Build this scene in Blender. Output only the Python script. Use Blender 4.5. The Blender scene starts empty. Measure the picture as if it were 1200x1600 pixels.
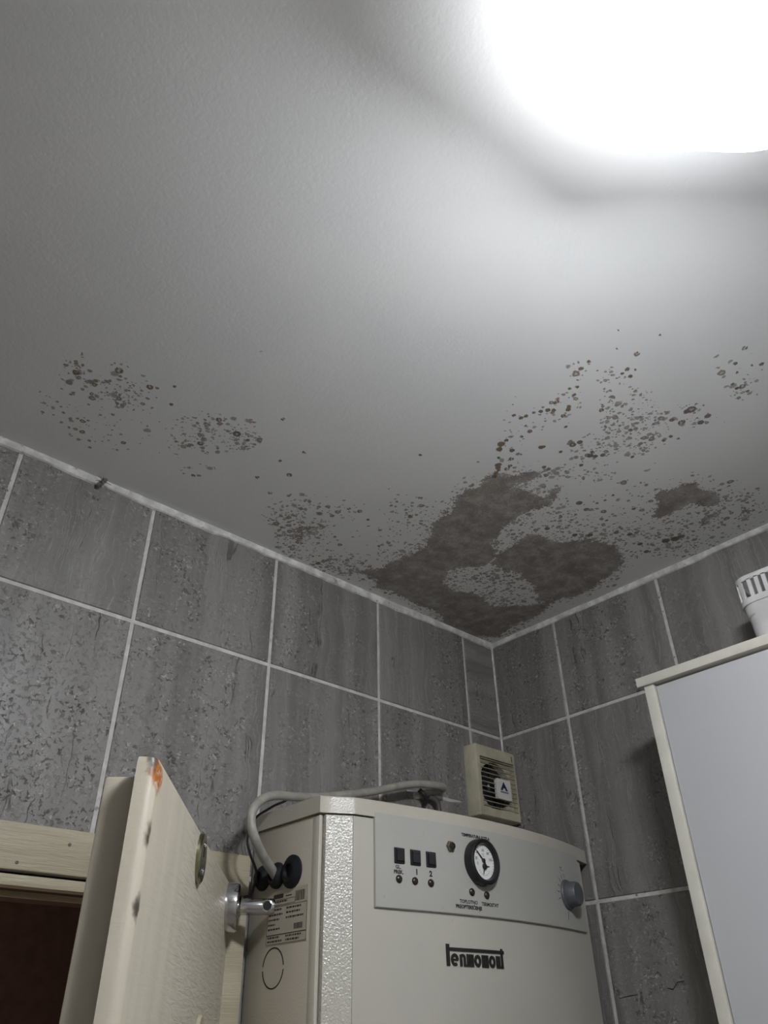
import bpy, bmesh, math, random
import numpy as np
from mathutils import Vector, Matrix

random.seed(7)
rng = np.random.default_rng(7)
scene = bpy.context.scene
COL = scene.collection

# ------------------------------------------------------------------ camera
cam_data = bpy.data.cameras.new('camera')
cam = bpy.data.objects.new('camera', cam_data)
COL.objects.link(cam)
cam_data.sensor_fit = 'VERTICAL'
cam_data.sensor_height = 36.0
cam_data.lens = 36.0 * 1190.33 / 1600.0
cam_data.clip_start = 0.01
yaw, pitch, roll = 0.82260038, 0.61067328, -0.0194709
d = Vector((math.cos(pitch) * math.cos(yaw), math.cos(pitch) * math.sin(yaw), math.sin(pitch)))
r0 = Vector((math.sin(yaw), -math.cos(yaw), 0.0))
u0 = r0.cross(d)
cr = math.cos(roll) * r0 + math.sin(roll) * u0
cu = -math.sin(roll) * r0 + math.cos(roll) * u0
M = Matrix((cr, cu, -d)).transposed().to_4x4()
M.translation = Vector((-1.2992, -1.0381, 1.8353))
cam.matrix_world = M
scene.camera = cam

# ------------------------------------------------------------------ world, exposure
world = bpy.data.worlds.new('world')
scene.world = world
world.use_nodes = True
world.node_tree.nodes['Background'].inputs[0].default_value = (0.02, 0.02, 0.022, 1)
world.node_tree.nodes['Background'].inputs[1].default_value = 0.2
scene.view_settings.view_transform = 'Standard'
scene.view_settings.look = 'None'
scene.view_settings.exposure = 0.0
scene.view_settings.gamma = 1.0
scene.view_settings.use_curve_mapping = False
LAMP_STRENGTH = 205.0
LAMP_TOP = 8.5  # glow of the added cap, brightens the ceiling round the lamp
CAN_F, CAN_H = 1.75, 0.085   # added light-shaping cap: size against the shade, drop below the ceiling
LAMP_COLOR = (0.94, 0.97, 1.0, 1)

H = 2.6          # ceiling height

# ------------------------------------------------------------------ helpers
def tag(o, label=None, cat=None, group=None, kind=None):
    if label: o['label'] = label
    if cat: o['category'] = cat
    if group: o['group'] = group
    if kind: o['kind'] = kind
    return o

ROOT = {}

def empty(name, loc, label=None, cat=None, group=None, kind=None, rz=0.0):
    o = bpy.data.objects.new(name, None)
    o.empty_display_size = 0.05
    COL.objects.link(o)
    o.location = loc
    o.rotation_euler = (0, 0, rz)
    ROOT[o] = Vector(loc)
    return tag(o, label, cat, group, kind)

def obj(name, bm, mat, parent=None, smooth=False, local=False, label=None):
    """link a bmesh (world coordinates, unless local) as one mesh object"""
    bmesh.ops.recalc_face_normals(bm, faces=bm.faces)
    off = ROOT.get(parent, Vector((0, 0, 0)))
    if parent is not None and not local:
        bmesh.ops.translate(bm, verts=bm.verts, vec=-off)
    me = bpy.data.meshes.new(name)
    bm.to_mesh(me)
    bm.free()
    if mat: me.materials.append(mat)
    if smooth:
        me.polygons.foreach_set('use_smooth', [True] * len(me.polygons))
        if smooth != 'all':
            try: me.set_sharp_from_angle(angle=math.radians(35))
            except Exception: pass
    o = bpy.data.objects.new(name, me)
    COL.objects.link(o)
    if parent is not None:
        o.parent = parent
        ROOT[o] = off
    if label: o['label'] = label
    return o

def box(bm, lo, hi, bevel=0.0, seg=2):
    vs = [bm.verts.new((x, y, z)) for x in (lo[0], hi[0]) for y in (lo[1], hi[1]) for z in (lo[2], hi[2])]
    F = [(0, 1, 3, 2), (4, 6, 7, 5), (0, 4, 5, 1), (2, 3, 7, 6), (0, 2, 6, 4), (1, 5, 7, 3)]
    fs = [bm.faces.new([vs[i] for i in f]) for f in F]
    if bevel:
        es = list({e for f in fs for e in f.edges})
        bmesh.ops.bevel(bm, geom=es, offset=bevel, segments=seg, affect='EDGES', profile=0.5)

def BX(name, lo, hi, mat, parent=None, bevel=0.0, seg=2, **k):
    bm = bmesh.new()
    box(bm, lo, hi, bevel, seg)
    return obj(name, bm, mat, parent, smooth=bool(bevel), **k)

def frame_of(axis):
    a = Vector(axis).normalized()
    t = Vector((0, 0, 1)) if abs(a.z) < 0.9 else Vector((1, 0, 0))
    s = a.cross(t).normalized()
    return s, a.cross(s).normalized(), a

def lathe(bm, origin, axis, prof, seg=32, cap0=True, cap1=True):
    """rings of (radius, distance along axis)"""
    s, t, a = frame_of(axis)
    o = Vector(origin)
    rings = []
    for r, h in prof:
        if r <= 1e-6:
            rings.append([bm.verts.new(o + a * h)])
        else:
            rings.append([bm.verts.new(o + a * h + s * (r * math.cos(2 * math.pi * i / seg)) + t * (r * math.sin(2 * math.pi * i / seg))) for i in range(seg)])
    for A, B in zip(rings, rings[1:]):
        for i in range(seg):
            j = (i + 1) % seg
            if len(A) == 1 and len(B) == 1: continue
            if len(A) == 1: bm.faces.new((A[0], B[i], B[j]))
            elif len(B) == 1: bm.faces.new((A[i], A[j], B[0]))
            else: bm.faces.new((A[i], A[j], B[j], B[i]))
    if cap0 and len(rings[0]) > 2: bm.faces.new(rings[0])
    if cap1 and len(rings[-1]) > 2: bm.faces.new(rings[-1])

def LT(name, origin, axis, prof, mat, parent=None, seg=32, **k):
    bm = bmesh.new()
    lathe(bm, origin, axis, prof, seg)
    return obj(name, bm, mat, parent, smooth=True, **k)

def catmull(pts, n=8):
    P = [Vector(p) for p in pts]
    P = [P[0] * 2 - P[1]] + P + [P[-1] * 2 - P[-2]]
    out = []
    for i in range(1, len(P) - 2):
        for k in range(n):
            t = k / n
            a, b, c, e = P[i - 1], P[i], P[i + 1], P[i + 2]
            out.append(0.5 * ((2 * b) + (c - a) * t + (2 * a - 5 * b + 4 * c - e) * t * t + (3 * b - a - 3 * c + e) * t ** 3))
    out.append(P[-2])
    return out

def tube(bm, pts, r, seg=12):
    n = len(pts)
    T = [(pts[min(i + 1, n - 1)] - pts[max(i - 1, 0)]).normalized() for i in range(n)]
    s = T[0].orthogonal().normalized()
    rings = []
    for i in range(n):
        s = (s - T[i] * s.dot(T[i])).normalized()
        t = T[i].cross(s)
        rr = r[i] if isinstance(r, (list, tuple)) else r
        rings.append([bm.verts.new(pts[i] + s * (rr * math.cos(2 * math.pi * k / seg)) + t * (rr * math.sin(2 * math.pi * k / seg))) for k in range(seg)])
    for A, B in zip(rings, rings[1:]):
        for k in range(seg):
            bm.faces.new((A[k], A[(k + 1) % seg], B[(k + 1) % seg], B[k]))
    bm.faces.new(rings[0]); bm.faces.new(rings[-1])

def prism(bm, pts2, place, depth):
    """extrude a 2-d outline: place(a, b, h) -> xyz, h from 0 to depth"""
    A = [bm.verts.new(place(a, b, 0)) for a, b in pts2]
    B = [bm.verts.new(place(a, b, depth)) for a, b in pts2]
    bm.faces.new(A); bm.faces.new(B)
    n = len(A)
    for i in range(n):
        bm.faces.new((A[i], A[(i + 1) % n], B[(i + 1) % n], B[i]))

def rrect(a0, a1, b0, b1, r, n=4):
    out = []
    for cx, cy, s in ((a1 - r, b1 - r, 0), (a0 + r, b1 - r, 90), (a0 + r, b0 + r, 180), (a1 - r, b0 + r, 270)):
        for k in range(n + 1):
            t = math.radians(s + 90 * k / n)
            out.append((cx + r * math.cos(t), cy + r * math.sin(t)))
    return out

def text_bm(bm, s, size, place, align='CENTER', bold=0.0):
    cu_ = bpy.data.curves.new('lettering', 'FONT')
    cu_.body = s; cu_.size = size; cu_.align_x = align; cu_.align_y = 'CENTER'
    cu_.resolution_u = 2
    cu_.offset = bold
    to = bpy.data.objects.new('lettering', cu_)
    COL.objects.link(to)
    bpy.context.view_layer.update()
    dg = bpy.context.evaluated_depsgraph_get()
    me = bpy.data.meshes.new_from_object(to.evaluated_get(dg))
    start = len(bm.verts)
    bm.from_mesh(me)
    bm.verts.ensure_lookup_table()
    for v in bm.verts[start:]:
        v.co = Vector(place(v.co.x, v.co.y))
    bpy.data.objects.remove(to); bpy.data.meshes.remove(me); bpy.data.curves.remove(cu_)

# ------------------------------------------------------------------ materials
class NT:
    def __init__(self, name):
        self.m = bpy.data.materials.new(name)
        self.m.use_nodes = True
        self.t = self.m.node_tree
        self.b = self.t.nodes['Principled BSDF']
    def n(self, typ, **k):
        nd = self.t.nodes.new(typ)
        for a, v in k.items():
            if a in nd.inputs: nd.inputs[a].default_value = v
            else: setattr(nd, a, v)
        return nd
    def l(self, a, b): self.t.links.new(a, b)
    def setv(self, nd, name, v):
        if hasattr(v, 'links'): self.l(v, nd.inputs[name])
        else: nd.inputs[name].default_value = v
    def math(self, op, a, b=0.5, c=None, clamp=False):
        nd = self.n('ShaderNodeMath', operation=op, use_clamp=clamp)
        self.setv(nd, 0, a); self.setv(nd, 1, b)
        if c is not None: self.setv(nd, 2, c)
        return nd.outputs[0]
    def step(self, x, lo, hi):
        nd = self.n('ShaderNodeMapRange', interpolation_type='SMOOTHSTEP')
        self.setv(nd, 'Value', x); self.setv(nd, 'From Min', lo); self.setv(nd, 'From Max', hi)
        return nd.outputs[0]
    def mix(self, f, a, b):
        nd = self.n('ShaderNodeMix', data_type='RGBA')
        self.setv(nd, 0, f)
        for i, v in ((6, a), (7, b)):
            if hasattr(v, 'links'): self.l(v, nd.inputs[i])
            else: nd.inputs[i].default_value = (*v[:3], 1)
        return nd.outputs[2]
    def noise(self, vec, scale, detail=3.0, rough=0.55, dist=0.0):
        nd = self.n('ShaderNodeTexNoise')
        self.l(vec, nd.inputs['Vector'])
        nd.inputs['Scale'].default_value = scale; nd.inputs['Detail'].default_value = detail
        nd.inputs['Roughness'].default_value = rough; nd.inputs['Distortion'].default_value = dist
        return nd.outputs[0]
    def voro(self, vec, scale, feature='F1', rand=1.0):
        nd = self.n('ShaderNodeTexVoronoi', feature=feature)
        self.l(vec, nd.inputs['Vector']); nd.inputs['Scale'].default_value = scale
        nd.inputs['Randomness'].default_value = rand
        return nd
    def coord(self, which='Object'): return self.n('ShaderNodeTexCoord').outputs[which]
    def mapv(self, vec, scale=(1, 1, 1), loc=(0, 0, 0), rot=(0, 0, 0)):
        nd = self.n('ShaderNodeMapping')
        self.l(vec, nd.inputs['Vector'])
        nd.inputs['Scale'].default_value = scale; nd.inputs['Location'].default_value = loc
        nd.inputs['Rotation'].default_value = rot
        return nd.outputs[0]
    def bump(self, h, strength=0.3, dist=0.001, normal=None):
        nd = self.n('ShaderNodeBump')
        self.l(h, nd.inputs['Height']); nd.inputs['Strength'].default_value = strength
        nd.inputs['Distance'].default_value = dist
        if normal: self.l(normal, nd.inputs['Normal'])
        return nd.outputs[0]
    def out(self, color=None, rough=0.5, metal=0.0, normal=None, spec=None):
        if color is not None:
            if hasattr(color, 'links'): self.l(color, self.b.inputs['Base Color'])
            else: self.b.inputs['Base Color'].default_value = (*color[:3], 1)
        self.setv(self.b, 'Roughness', rough)
        self.b.inputs['Metallic'].default_value = metal
        if spec is not None: self.b.inputs['Specular IOR Level'].default_value = spec
        if normal: self.l(normal, self.b.inputs['Normal'])
        return self.m

def plain(name, color, rough=0.5, metal=0.0, var=0.12, scale=30.0, bump=0.0, bscale=200.0, spec=None):
    """a paint / plastic / metal with slight grime variation and optional fine relief"""
    N = NT(name)
    v = N.coord()
    f = N.noise(v, scale, 4)
    dark = tuple(c * (1 - var * 2) for c in color)
    light = tuple(min(1, c * (1 + var)) for c in color)
    c = N.mix(N.step(f, 0.25, 0.75), dark, light)
    nm = N.bump(N.noise(v, bscale, 2), bump, 0.001) if bump else None
    return N.out(c, rough, metal, nm, spec)

# --- wall tile: grey travertine look, each tile with its own offset
def tile_material():
    N = NT('grey travertine tile')
    uv = N.coord('UV')
    rnd = N.n('ShaderNodeObjectInfo').outputs['Random']
    comb = N.n('ShaderNodeCombineXYZ')
    N.l(N.math('MULTIPLY', rnd, 37.0), comb.inputs[0]); N.l(N.math('MULTIPLY', rnd, 91.0), comb.inputs[1]); N.l(N.math('MULTIPLY', rnd, 13.0), comb.inputs[2])
    add = N.n('ShaderNodeVectorMath', operation='ADD')
    N.l(uv, add.inputs[0]); N.l(comb.outputs[0], add.inputs[1])
    p = add.outputs[0]
    wob = N.noise(N.mapv(p, (1, 0.8, 1)), 16.0, 3)                      # wobble of the veins
    wv = N.n('ShaderNodeVectorMath', operation='MULTIPLY_ADD')
    N.l(wob, wv.inputs[0]); wv.inputs[1].default_value = (0.035, 0, 0); N.l(p, wv.inputs[2])
    pw = wv.outputs[0]
    vein = N.noise(N.mapv(pw, (1, 0.02, 1)), 26.0, 4, 0.6)              # vertical bands
    fine = N.noise(N.mapv(pw, (1, 0.03, 1)), 85.0, 3, 0.6)
    sel = N.step(N.noise(N.mapv(p, (1, 0.12, 1)), 7.0, 2), 0.46, 0.6)   # where the stone is veined, else pitted
    # bands
    c = N.mix(N.step(vein, 0.3, 0.7), (0.128, 0.120, 0.114), (0.222, 0.212, 0.203))
    lines = N.step(N.math('ABSOLUTE', N.math('SUBTRACT', fine, 0.5)), 0.02, 0.0)
    c = N.mix(N.math('MULTIPLY', N.math('MULTIPLY', lines, sel), 0.6), c, (0.28, 0.275, 0.27))
    crack = N.step(N.math('ABSOLUTE', N.math('SUBTRACT', N.noise(N.mapv(pw, (1, 0.05, 1)), 11.0, 3), 0.5)), 0.0045, 0.0008)
    brk = N.step(N.noise(p, 20.0, 2), 0.5, 0.6)
    crack = N.math('MULTIPLY', crack, brk)
    c = N.mix(N.math('MULTIPLY', crack, 0.8), c, (0.05, 0.048, 0.047))
    # clouds + pits
    cl = N.noise(p, 18.0, 5, 0.65)
    c = N.mix(N.math('MULTIPLY', N.step(cl, 0.35, 0.75), 0.35), c, (0.215, 0.212, 0.208))
    inv = N.math('SUBTRACT', 1.0, N.math('MULTIPLY', sel, 0.75))
    wp = N.n('ShaderNodeVectorMath', operation='MULTIPLY_ADD')
    nz3 = N.n('ShaderNodeTexNoise'); N.l(p, nz3.inputs['Vector']); nz3.inputs['Scale'].default_value = 120
    N.l(nz3.outputs['Color'], wp.inputs[0]); wp.inputs[1].default_value = (0.01, 0.01, 0.01); N.l(p, wp.inputs[2])
    patch = N.step(N.noise(p, 30.0, 3), 0.42, 0.62)
    pit = N.step(N.noise(wp.outputs[0], 150.0, 3, 0.6), 0.54, 0.64)
    pit = N.math('MULTIPLY', N.math('MULTIPLY', pit, inv), N.math('MULTIPLY_ADD', patch, 0.75, 0.25))
    c = N.mix(N.math('MULTIPLY', pit, 0.8), c, (0.055, 0.050, 0.047))
    lite = N.step(N.noise(N.mapv(wp.outputs[0], (1, 1, 1), (3, 5, 1)), 190.0, 2, 0.6), 0.56, 0.66)
    lite = N.math('MULTIPLY', N.math('MULTIPLY', lite, inv), N.math('MULTIPLY_ADD', patch, 0.7, 0.3))
    c = N.mix(N.math('MULTIPLY', lite, 0.65), c, (0.42, 0.405, 0.39))
    h = N.math('SUBTRACT', N.math('MULTIPLY', lite, 0.4), N.math('ADD', pit, crack))
    hg = N.math('ADD', h, N.math('MULTIPLY', fine, 0.25))
    nm = N.bump(hg, 0.7, 0.0015)
    return N.out(c, N.math('MULTIPLY_ADD', pit, 0.3, 0.42), 0, nm, 0.4)

def grout_material():
    N = NT('pale grout')
    p = N.coord()
    c = N.mix(N.step(N.noise(p, 60.0, 4), 0.3, 0.7), (0.42, 0.40, 0.38), (0.56, 0.545, 0.53))
    black = N.math('MULTIPLY', N.step(N.noise(p, 110.0, 3), 0.62, 0.70), N.step(N.noise(p, 5.0, 1), 0.48, 0.6))
    c = N.mix(N.math('MULTIPLY', black, 0.85), c, (0.07, 0.065, 0.06))
    return N.out(c, 0.8, 0, N.bump(N.noise(p, 300.0, 3), 0.4, 0.001))

def caulk_material():
    N = NT('white filler bead')
    p = N.coord()
    c = N.mix(N.step(N.noise(p, 45.0, 4), 0.35, 0.7), (0.42, 0.41, 0.395), (0.66, 0.65, 0.64))
    dirt = N.step(N.noise(p, 70.0, 4), 0.62, 0.72)
    c = N.mix(N.math('MULTIPLY', dirt, 0.6), c, (0.12, 0.11, 0.10))
    return N.out(c, 0.75, 0, N.bump(N.noise(p, 180.0, 3), 0.5, 0.002))

def ceiling_material():
    N = NT('white painted plaster with mould')
    p = N.coord()
    at = N.n('ShaderNodeAttribute', attribute_name='mould')
    sep = N.n('ShaderNodeSeparateColor')
    N.l(at.outputs['Color'], sep.inputs[0])
    solid, dens, expl = sep.outputs[0], sep.outputs[1], sep.outputs[2]
    hue = at.outputs['Alpha']
    n1 = N.noise(p, 70.0, 4, 0.65)
    n2 = N.noise(p, 260.0, 3, 0.6)
    base = N.mix(N.step(N.noise(p, 3.0, 3), 0.3, 0.7), (0.67, 0.672, 0.68), (0.73, 0.725, 0.72))
    # continuous growth
    fld = N.math('ADD', solid, N.math('ADD', N.math('MULTIPLY', N.math('SUBTRACT', N.step(n1, 0.28, 0.72), 0.5), 0.50), N.math('MULTIPLY', N.math('SUBTRACT', N.step(n2, 0.3, 0.7), 0.5), 0.42)))
    ms = N.math('MULTIPLY', N.step(fld, 0.46, 0.58), N.math('MULTIPLY_ADD', N.step(N.noise(p, 38.0, 4, 0.7), 0.3, 0.6), 0.3, 0.7))
    # single colonies, two sizes, each a small disc with a darker rim
    warp = N.n('ShaderNodeVectorMath', operation='MULTIPLY_ADD')
    wn = N.n('ShaderNodeTexNoise'); N.l(p, wn.inputs['Vector']); wn.inputs['Scale'].default_value = 130.0
    N.l(wn.outputs['Color'], warp.inputs[0]); warp.inputs[1].default_value = (0.006, 0.006, 0.0); N.l(p, warp.inputs[2])
    spots = None
    for sc, rmax, th in ((52.0, 0.40, 0.9), (85.0, 0.50, 1.3), (140.0, 0.55, 1.3), (220.0, 0.5, 0.9)):
        v = N.voro(N.mapv(warp.outputs[0], (1, 1, 0), (sc * 0.01, sc * 0.02, 0)), sc)
        sc2 = N.n('ShaderNodeSeparateColor'); N.l(v.outputs['Color'], sc2.inputs[0])
        here = N.math('LESS_THAN', sc2.outputs[0], N.math('MULTIPLY', dens, th))
        rad = N.math('MULTIPLY_ADD', sc2.outputs[1], rmax * 0.62, rmax * 0.30)
        q = N.math('DIVIDE', v.outputs['Distance'], rad)
        disc = N.step(q, 1.15, 0.8)
        core = N.math('MULTIPLY', N.step(q, 0.55, 0.2), N.math('GREATER_THAN', sc2.outputs[2], 0.6))
        disc = N.math('SUBTRACT', disc, N.math('MULTIPLY', core, 0.5))
        s = N.math('MULTIPLY', N.math('MULTIPLY', disc, here), N.math('MULTIPLY_ADD', sc2.outputs[2], 0.3, 0.75))
        spots = s if spots is None else N.math('MAXIMUM', spots, s)
    ex = N.step(N.math('ADD', expl, N.math('MULTIPLY', N.math('SUBTRACT', n2, 0.5), 0.35)), 0.3, 0.62)
    m = N.math('MAXIMUM', N.math('MAXIMUM', N.math('MULTIPLY', ms, 0.86), N.math('MULTIPLY', spots, 0.85)), ex)
    # bare flecks inside the growth
    fleck = N.step(N.noise(p, 190.0, 2), 0.64, 0.72)
    m = N.math('MULTIPLY', m, N.math('SUBTRACT', 1.0, N.math('MULTIPLY', N.math('MULTIPLY', fleck, ms), 0.4)))
    mc = N.mix(N.step(N.noise(p, 25.0, 3), 0.35, 0.65), (0.165, 0.136, 0.120), (0.25, 0.214, 0.193))
    mc = N.mix(hue, mc, (0.19, 0.145, 0.095))
    mc = N.mix(N.math('MULTIPLY', N.step(n2, 0.5, 0.65), 0.5), mc, (0.085, 0.072, 0.064))
    c = N.mix(m, base, mc)
    h = N.math('ADD', N.math('MULTIPLY', N.noise(p, 190.0, 3, 0.6), 1.0), N.math('MULTIPLY', N.noise(p, 55.0, 2), 1.2))
    h = N.math('ADD', h, N.math('MULTIPLY', m, 0.25))
    return N.out(c, 0.85, 0, N.bump(h, 0.22, 0.0012), 0.25)

def door_paint():
    N = NT('cream door paint')
    p = N.coord()
    c = N.mix(N.step(N.noise(N.mapv(p, (9, 9, 1.2)), 4.0, 4), 0.3, 0.7), (0.43, 0.39, 0.315), (0.485, 0.44, 0.36))
    # dents in the free edge and the rusty corner, at their own places
    def near(pt, rad, sc=(1, 1, 1)):
        sub = N.n('ShaderNodeVectorMath', operation='SUBTRACT'); N.l(p, sub.inputs[0]); sub.inputs[1].default_value = pt
        mul = N.n('ShaderNodeVectorMath', operation='MULTIPLY'); N.l(sub.outputs[0], mul.inputs[0]); mul.inputs[1].default_value = sc
        ln = N.n('ShaderNodeVectorMath', operation='LENGTH'); N.l(mul.outputs[0], ln.inputs[0])
        dd = N.math('ADD', ln.outputs['Value'], N.math('MULTIPLY', N.math('SUBTRACT', N.noise(p, 140.0, 3), 0.5), rad * 0.8))
        return N.step(dd, rad, rad * 0.45)
    for pt in ((0.579, -0.004, 1.968), (0.579, -0.004, 1.918), (0.583, -0.004, 2.019)):
        c = N.mix(N.math('MULTIPLY', near(pt, 0.0075, (1.3, 1.0, 0.5)), 0.95), c, (0.035, 0.026, 0.02))
    rust = near((0.574, -0.002, 2.011), 0.016)
    c = N.mix(N.math('MULTIPLY', rust, N.math('MULTIPLY_ADD', N.step(N.noise(p, 160.0, 3), 0.36, 0.5), 0.85, 0.15)), c, (0.34, 0.11, 0.02))
    grain = N.noise(N.mapv(p, (14, 14, 120), (0, 0, 0), (0, 0.55, 0)), 1.5, 2, 0.5, 0.8)
    side = N.n('ShaderNodeSeparateXYZ'); N.l(p, side.inputs[0])
    amt = N.step(side.outputs[0], 0.47, 0.34)
    hh = N.math('ADD', N.math('MULTIPLY', grain, N.math('MULTIPLY_ADD', amt, 0.9, 0.1)), N.math('MULTIPLY', N.noise(p, 160.0, 2), 0.12))
    return N.out(c, 0.42, 0, N.bump(hh, 0.6, 0.003), 0.45)

def frame_paint():
    N = NT('cream frame paint')
    p = N.coord()
    c = N.mix(N.step(N.noise(N.mapv(p, (2, 4, 22)), 3.0, 4), 0.3, 0.7), (0.37, 0.33, 0.24), (0.43, 0.385, 0.29))
    g = N.noise(N.mapv(p, (5, 5, 90)), 3.0, 3, 0.6, 1.4)
    return N.out(c, 0.45, 0, N.bump(g, 0.55, 0.0025), 0.4)

def enamel(name, color, peel=0.22, sc=420.0, rough=0.30, spec=0.5):
    """cream sheet-metal enamel with an orange-peel skin"""
    N = NT(name)
    p = N.coord()
    c = N.mix(N.step(N.noise(p, 6.0, 4), 0.25, 0.75), tuple(v * 0.92 for v in color), color)
    c = N.mix(N.math('MULTIPLY', N.step(N.noise(p, 90.0, 2), 0.70, 0.78), 0.25), c, (0.25, 0.2, 0.15))
    return N.out(c, rough, 0, N.bump(N.noise(p, sc, 2, 0.5), peel, 0.0016), spec)

def emitter(name, color, strength):
    N = NT(name)
    N.b.inputs['Base Color'].default_value = (0.9, 0.9, 0.9, 1)
    N.b.inputs['Emission Color'].default_value = color
    N.b.inputs['Emission Strength'].default_value = strength
    return N.m

M_tile = tile_material()
M_grout = grout_material()
M_caulk = caulk_material()
M_ceil = ceiling_material()
M_door = door_paint()
M_frame = frame_paint()
M_body = enamel('boiler cream enamel', (0.465, 0.445, 0.395), 0.11)
M_cham = enamel('orange peel enamel', (0.455, 0.435, 0.385), 0.65, 360.0, 0.22, 0.9)
M_side = enamel('boiler side enamel', (0.44, 0.40, 0.335))
M_plate = enamel('control plate enamel', (0.40, 0.395, 0.37), 0.15)
M_lid = enamel('lid enamel', (0.47, 0.44, 0.38))
M_black = plain('black plastic', (0.012, 0.012, 0.014), 0.35, var=0.2, bump=0.1)
M_print = plain('black print', (0.012, 0.012, 0.012), 0.6, var=0.1)
M_lens = plain('dark brown lens', (0.022, 0.014, 0.011), 0.3, var=0.2)
M_rubber = plain('black rubber', (0.007, 0.008, 0.011), 0.6, var=0.2, bump=0.1, spec=0.25)
M_white = plain('white dial', (0.72, 0.72, 0.70), 0.5, var=0.03)
M_knob = plain('grey knob plastic', (0.085, 0.09, 0.1), 0.42, var=0.1, bump=0.1)
M_brassnut = plain('dull nut', (0.16, 0.14, 0.11), 0.4, 0.6)
M_sticker = plain('sticker film', (0.47, 0.44, 0.38), 0.5, var=0.05)
M_ink = plain('sticker ink', (0.05, 0.045, 0.04), 0.6, var=0.1)
M_cable = plain('grey cable sheath', (0.30, 0.29, 0.26), 0.45, var=0.12, scale=60, bump=0.15)
M_fan = plain('yellowed fan plastic', (0.40, 0.37, 0.28), 0.45, var=0.12, scale=25, bump=0.08)
M_dark = plain('dark hollow', (0.008, 0.008, 0.009), 0.8, var=0.1)  # near-black: shade painted into gaps and openings, also cracks and a chip
M_logo = plain('logo plate plastic', (0.58, 0.57, 0.55), 0.4, var=0.04)
M_navy = plain('navy print', (0.012, 0.015, 0.06), 0.5, var=0.1)
M_chrome = plain('chrome', (0.62, 0.62, 0.63), 0.12, 1.0, var=0.05)
M_brass = plain('tarnished brass', (0.34, 0.33, 0.22), 0.25, 1.0, var=0.15)
M_cab = plain('white cabinet laminate', (0.46, 0.465, 0.48), 0.35, var=0.02, scale=4)
M_cabedge = plain('cream cabinet edging', (0.56, 0.54, 0.48), 0.4, var=0.04)
M_basket = plain('grey white basket plastic', (0.56, 0.55, 0.55), 0.45, var=0.05)
M_lampmetal = plain('white lamp metal', (0.7, 0.7, 0.7), 0.4, var=0.03)
M_glow = emitter('lit opal glass', LAMP_COLOR, LAMP_STRENGTH)
M_glowtop = emitter('added cap glow', LAMP_COLOR, LAMP_TOP)
M_brown = plain('brown hallway paint', (0.100, 0.058, 0.046), 0.6, var=0.12, bump=0.2, bscale=90)
M_plaster = plain('pale plaster', (0.82, 0.79, 0.75), 0.85, var=0.05)
M_floor = plain('pale floor tile', (0.62, 0.58, 0.52), 0.5, var=0.1)
M_cob = plain('dusty cobweb', (0.15, 0.14, 0.13), 0.9, var=0.3, scale=200)
M_filler = plain('white filler smear', (0.5, 0.49, 0.47), 0.8, var=0.1)

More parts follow.
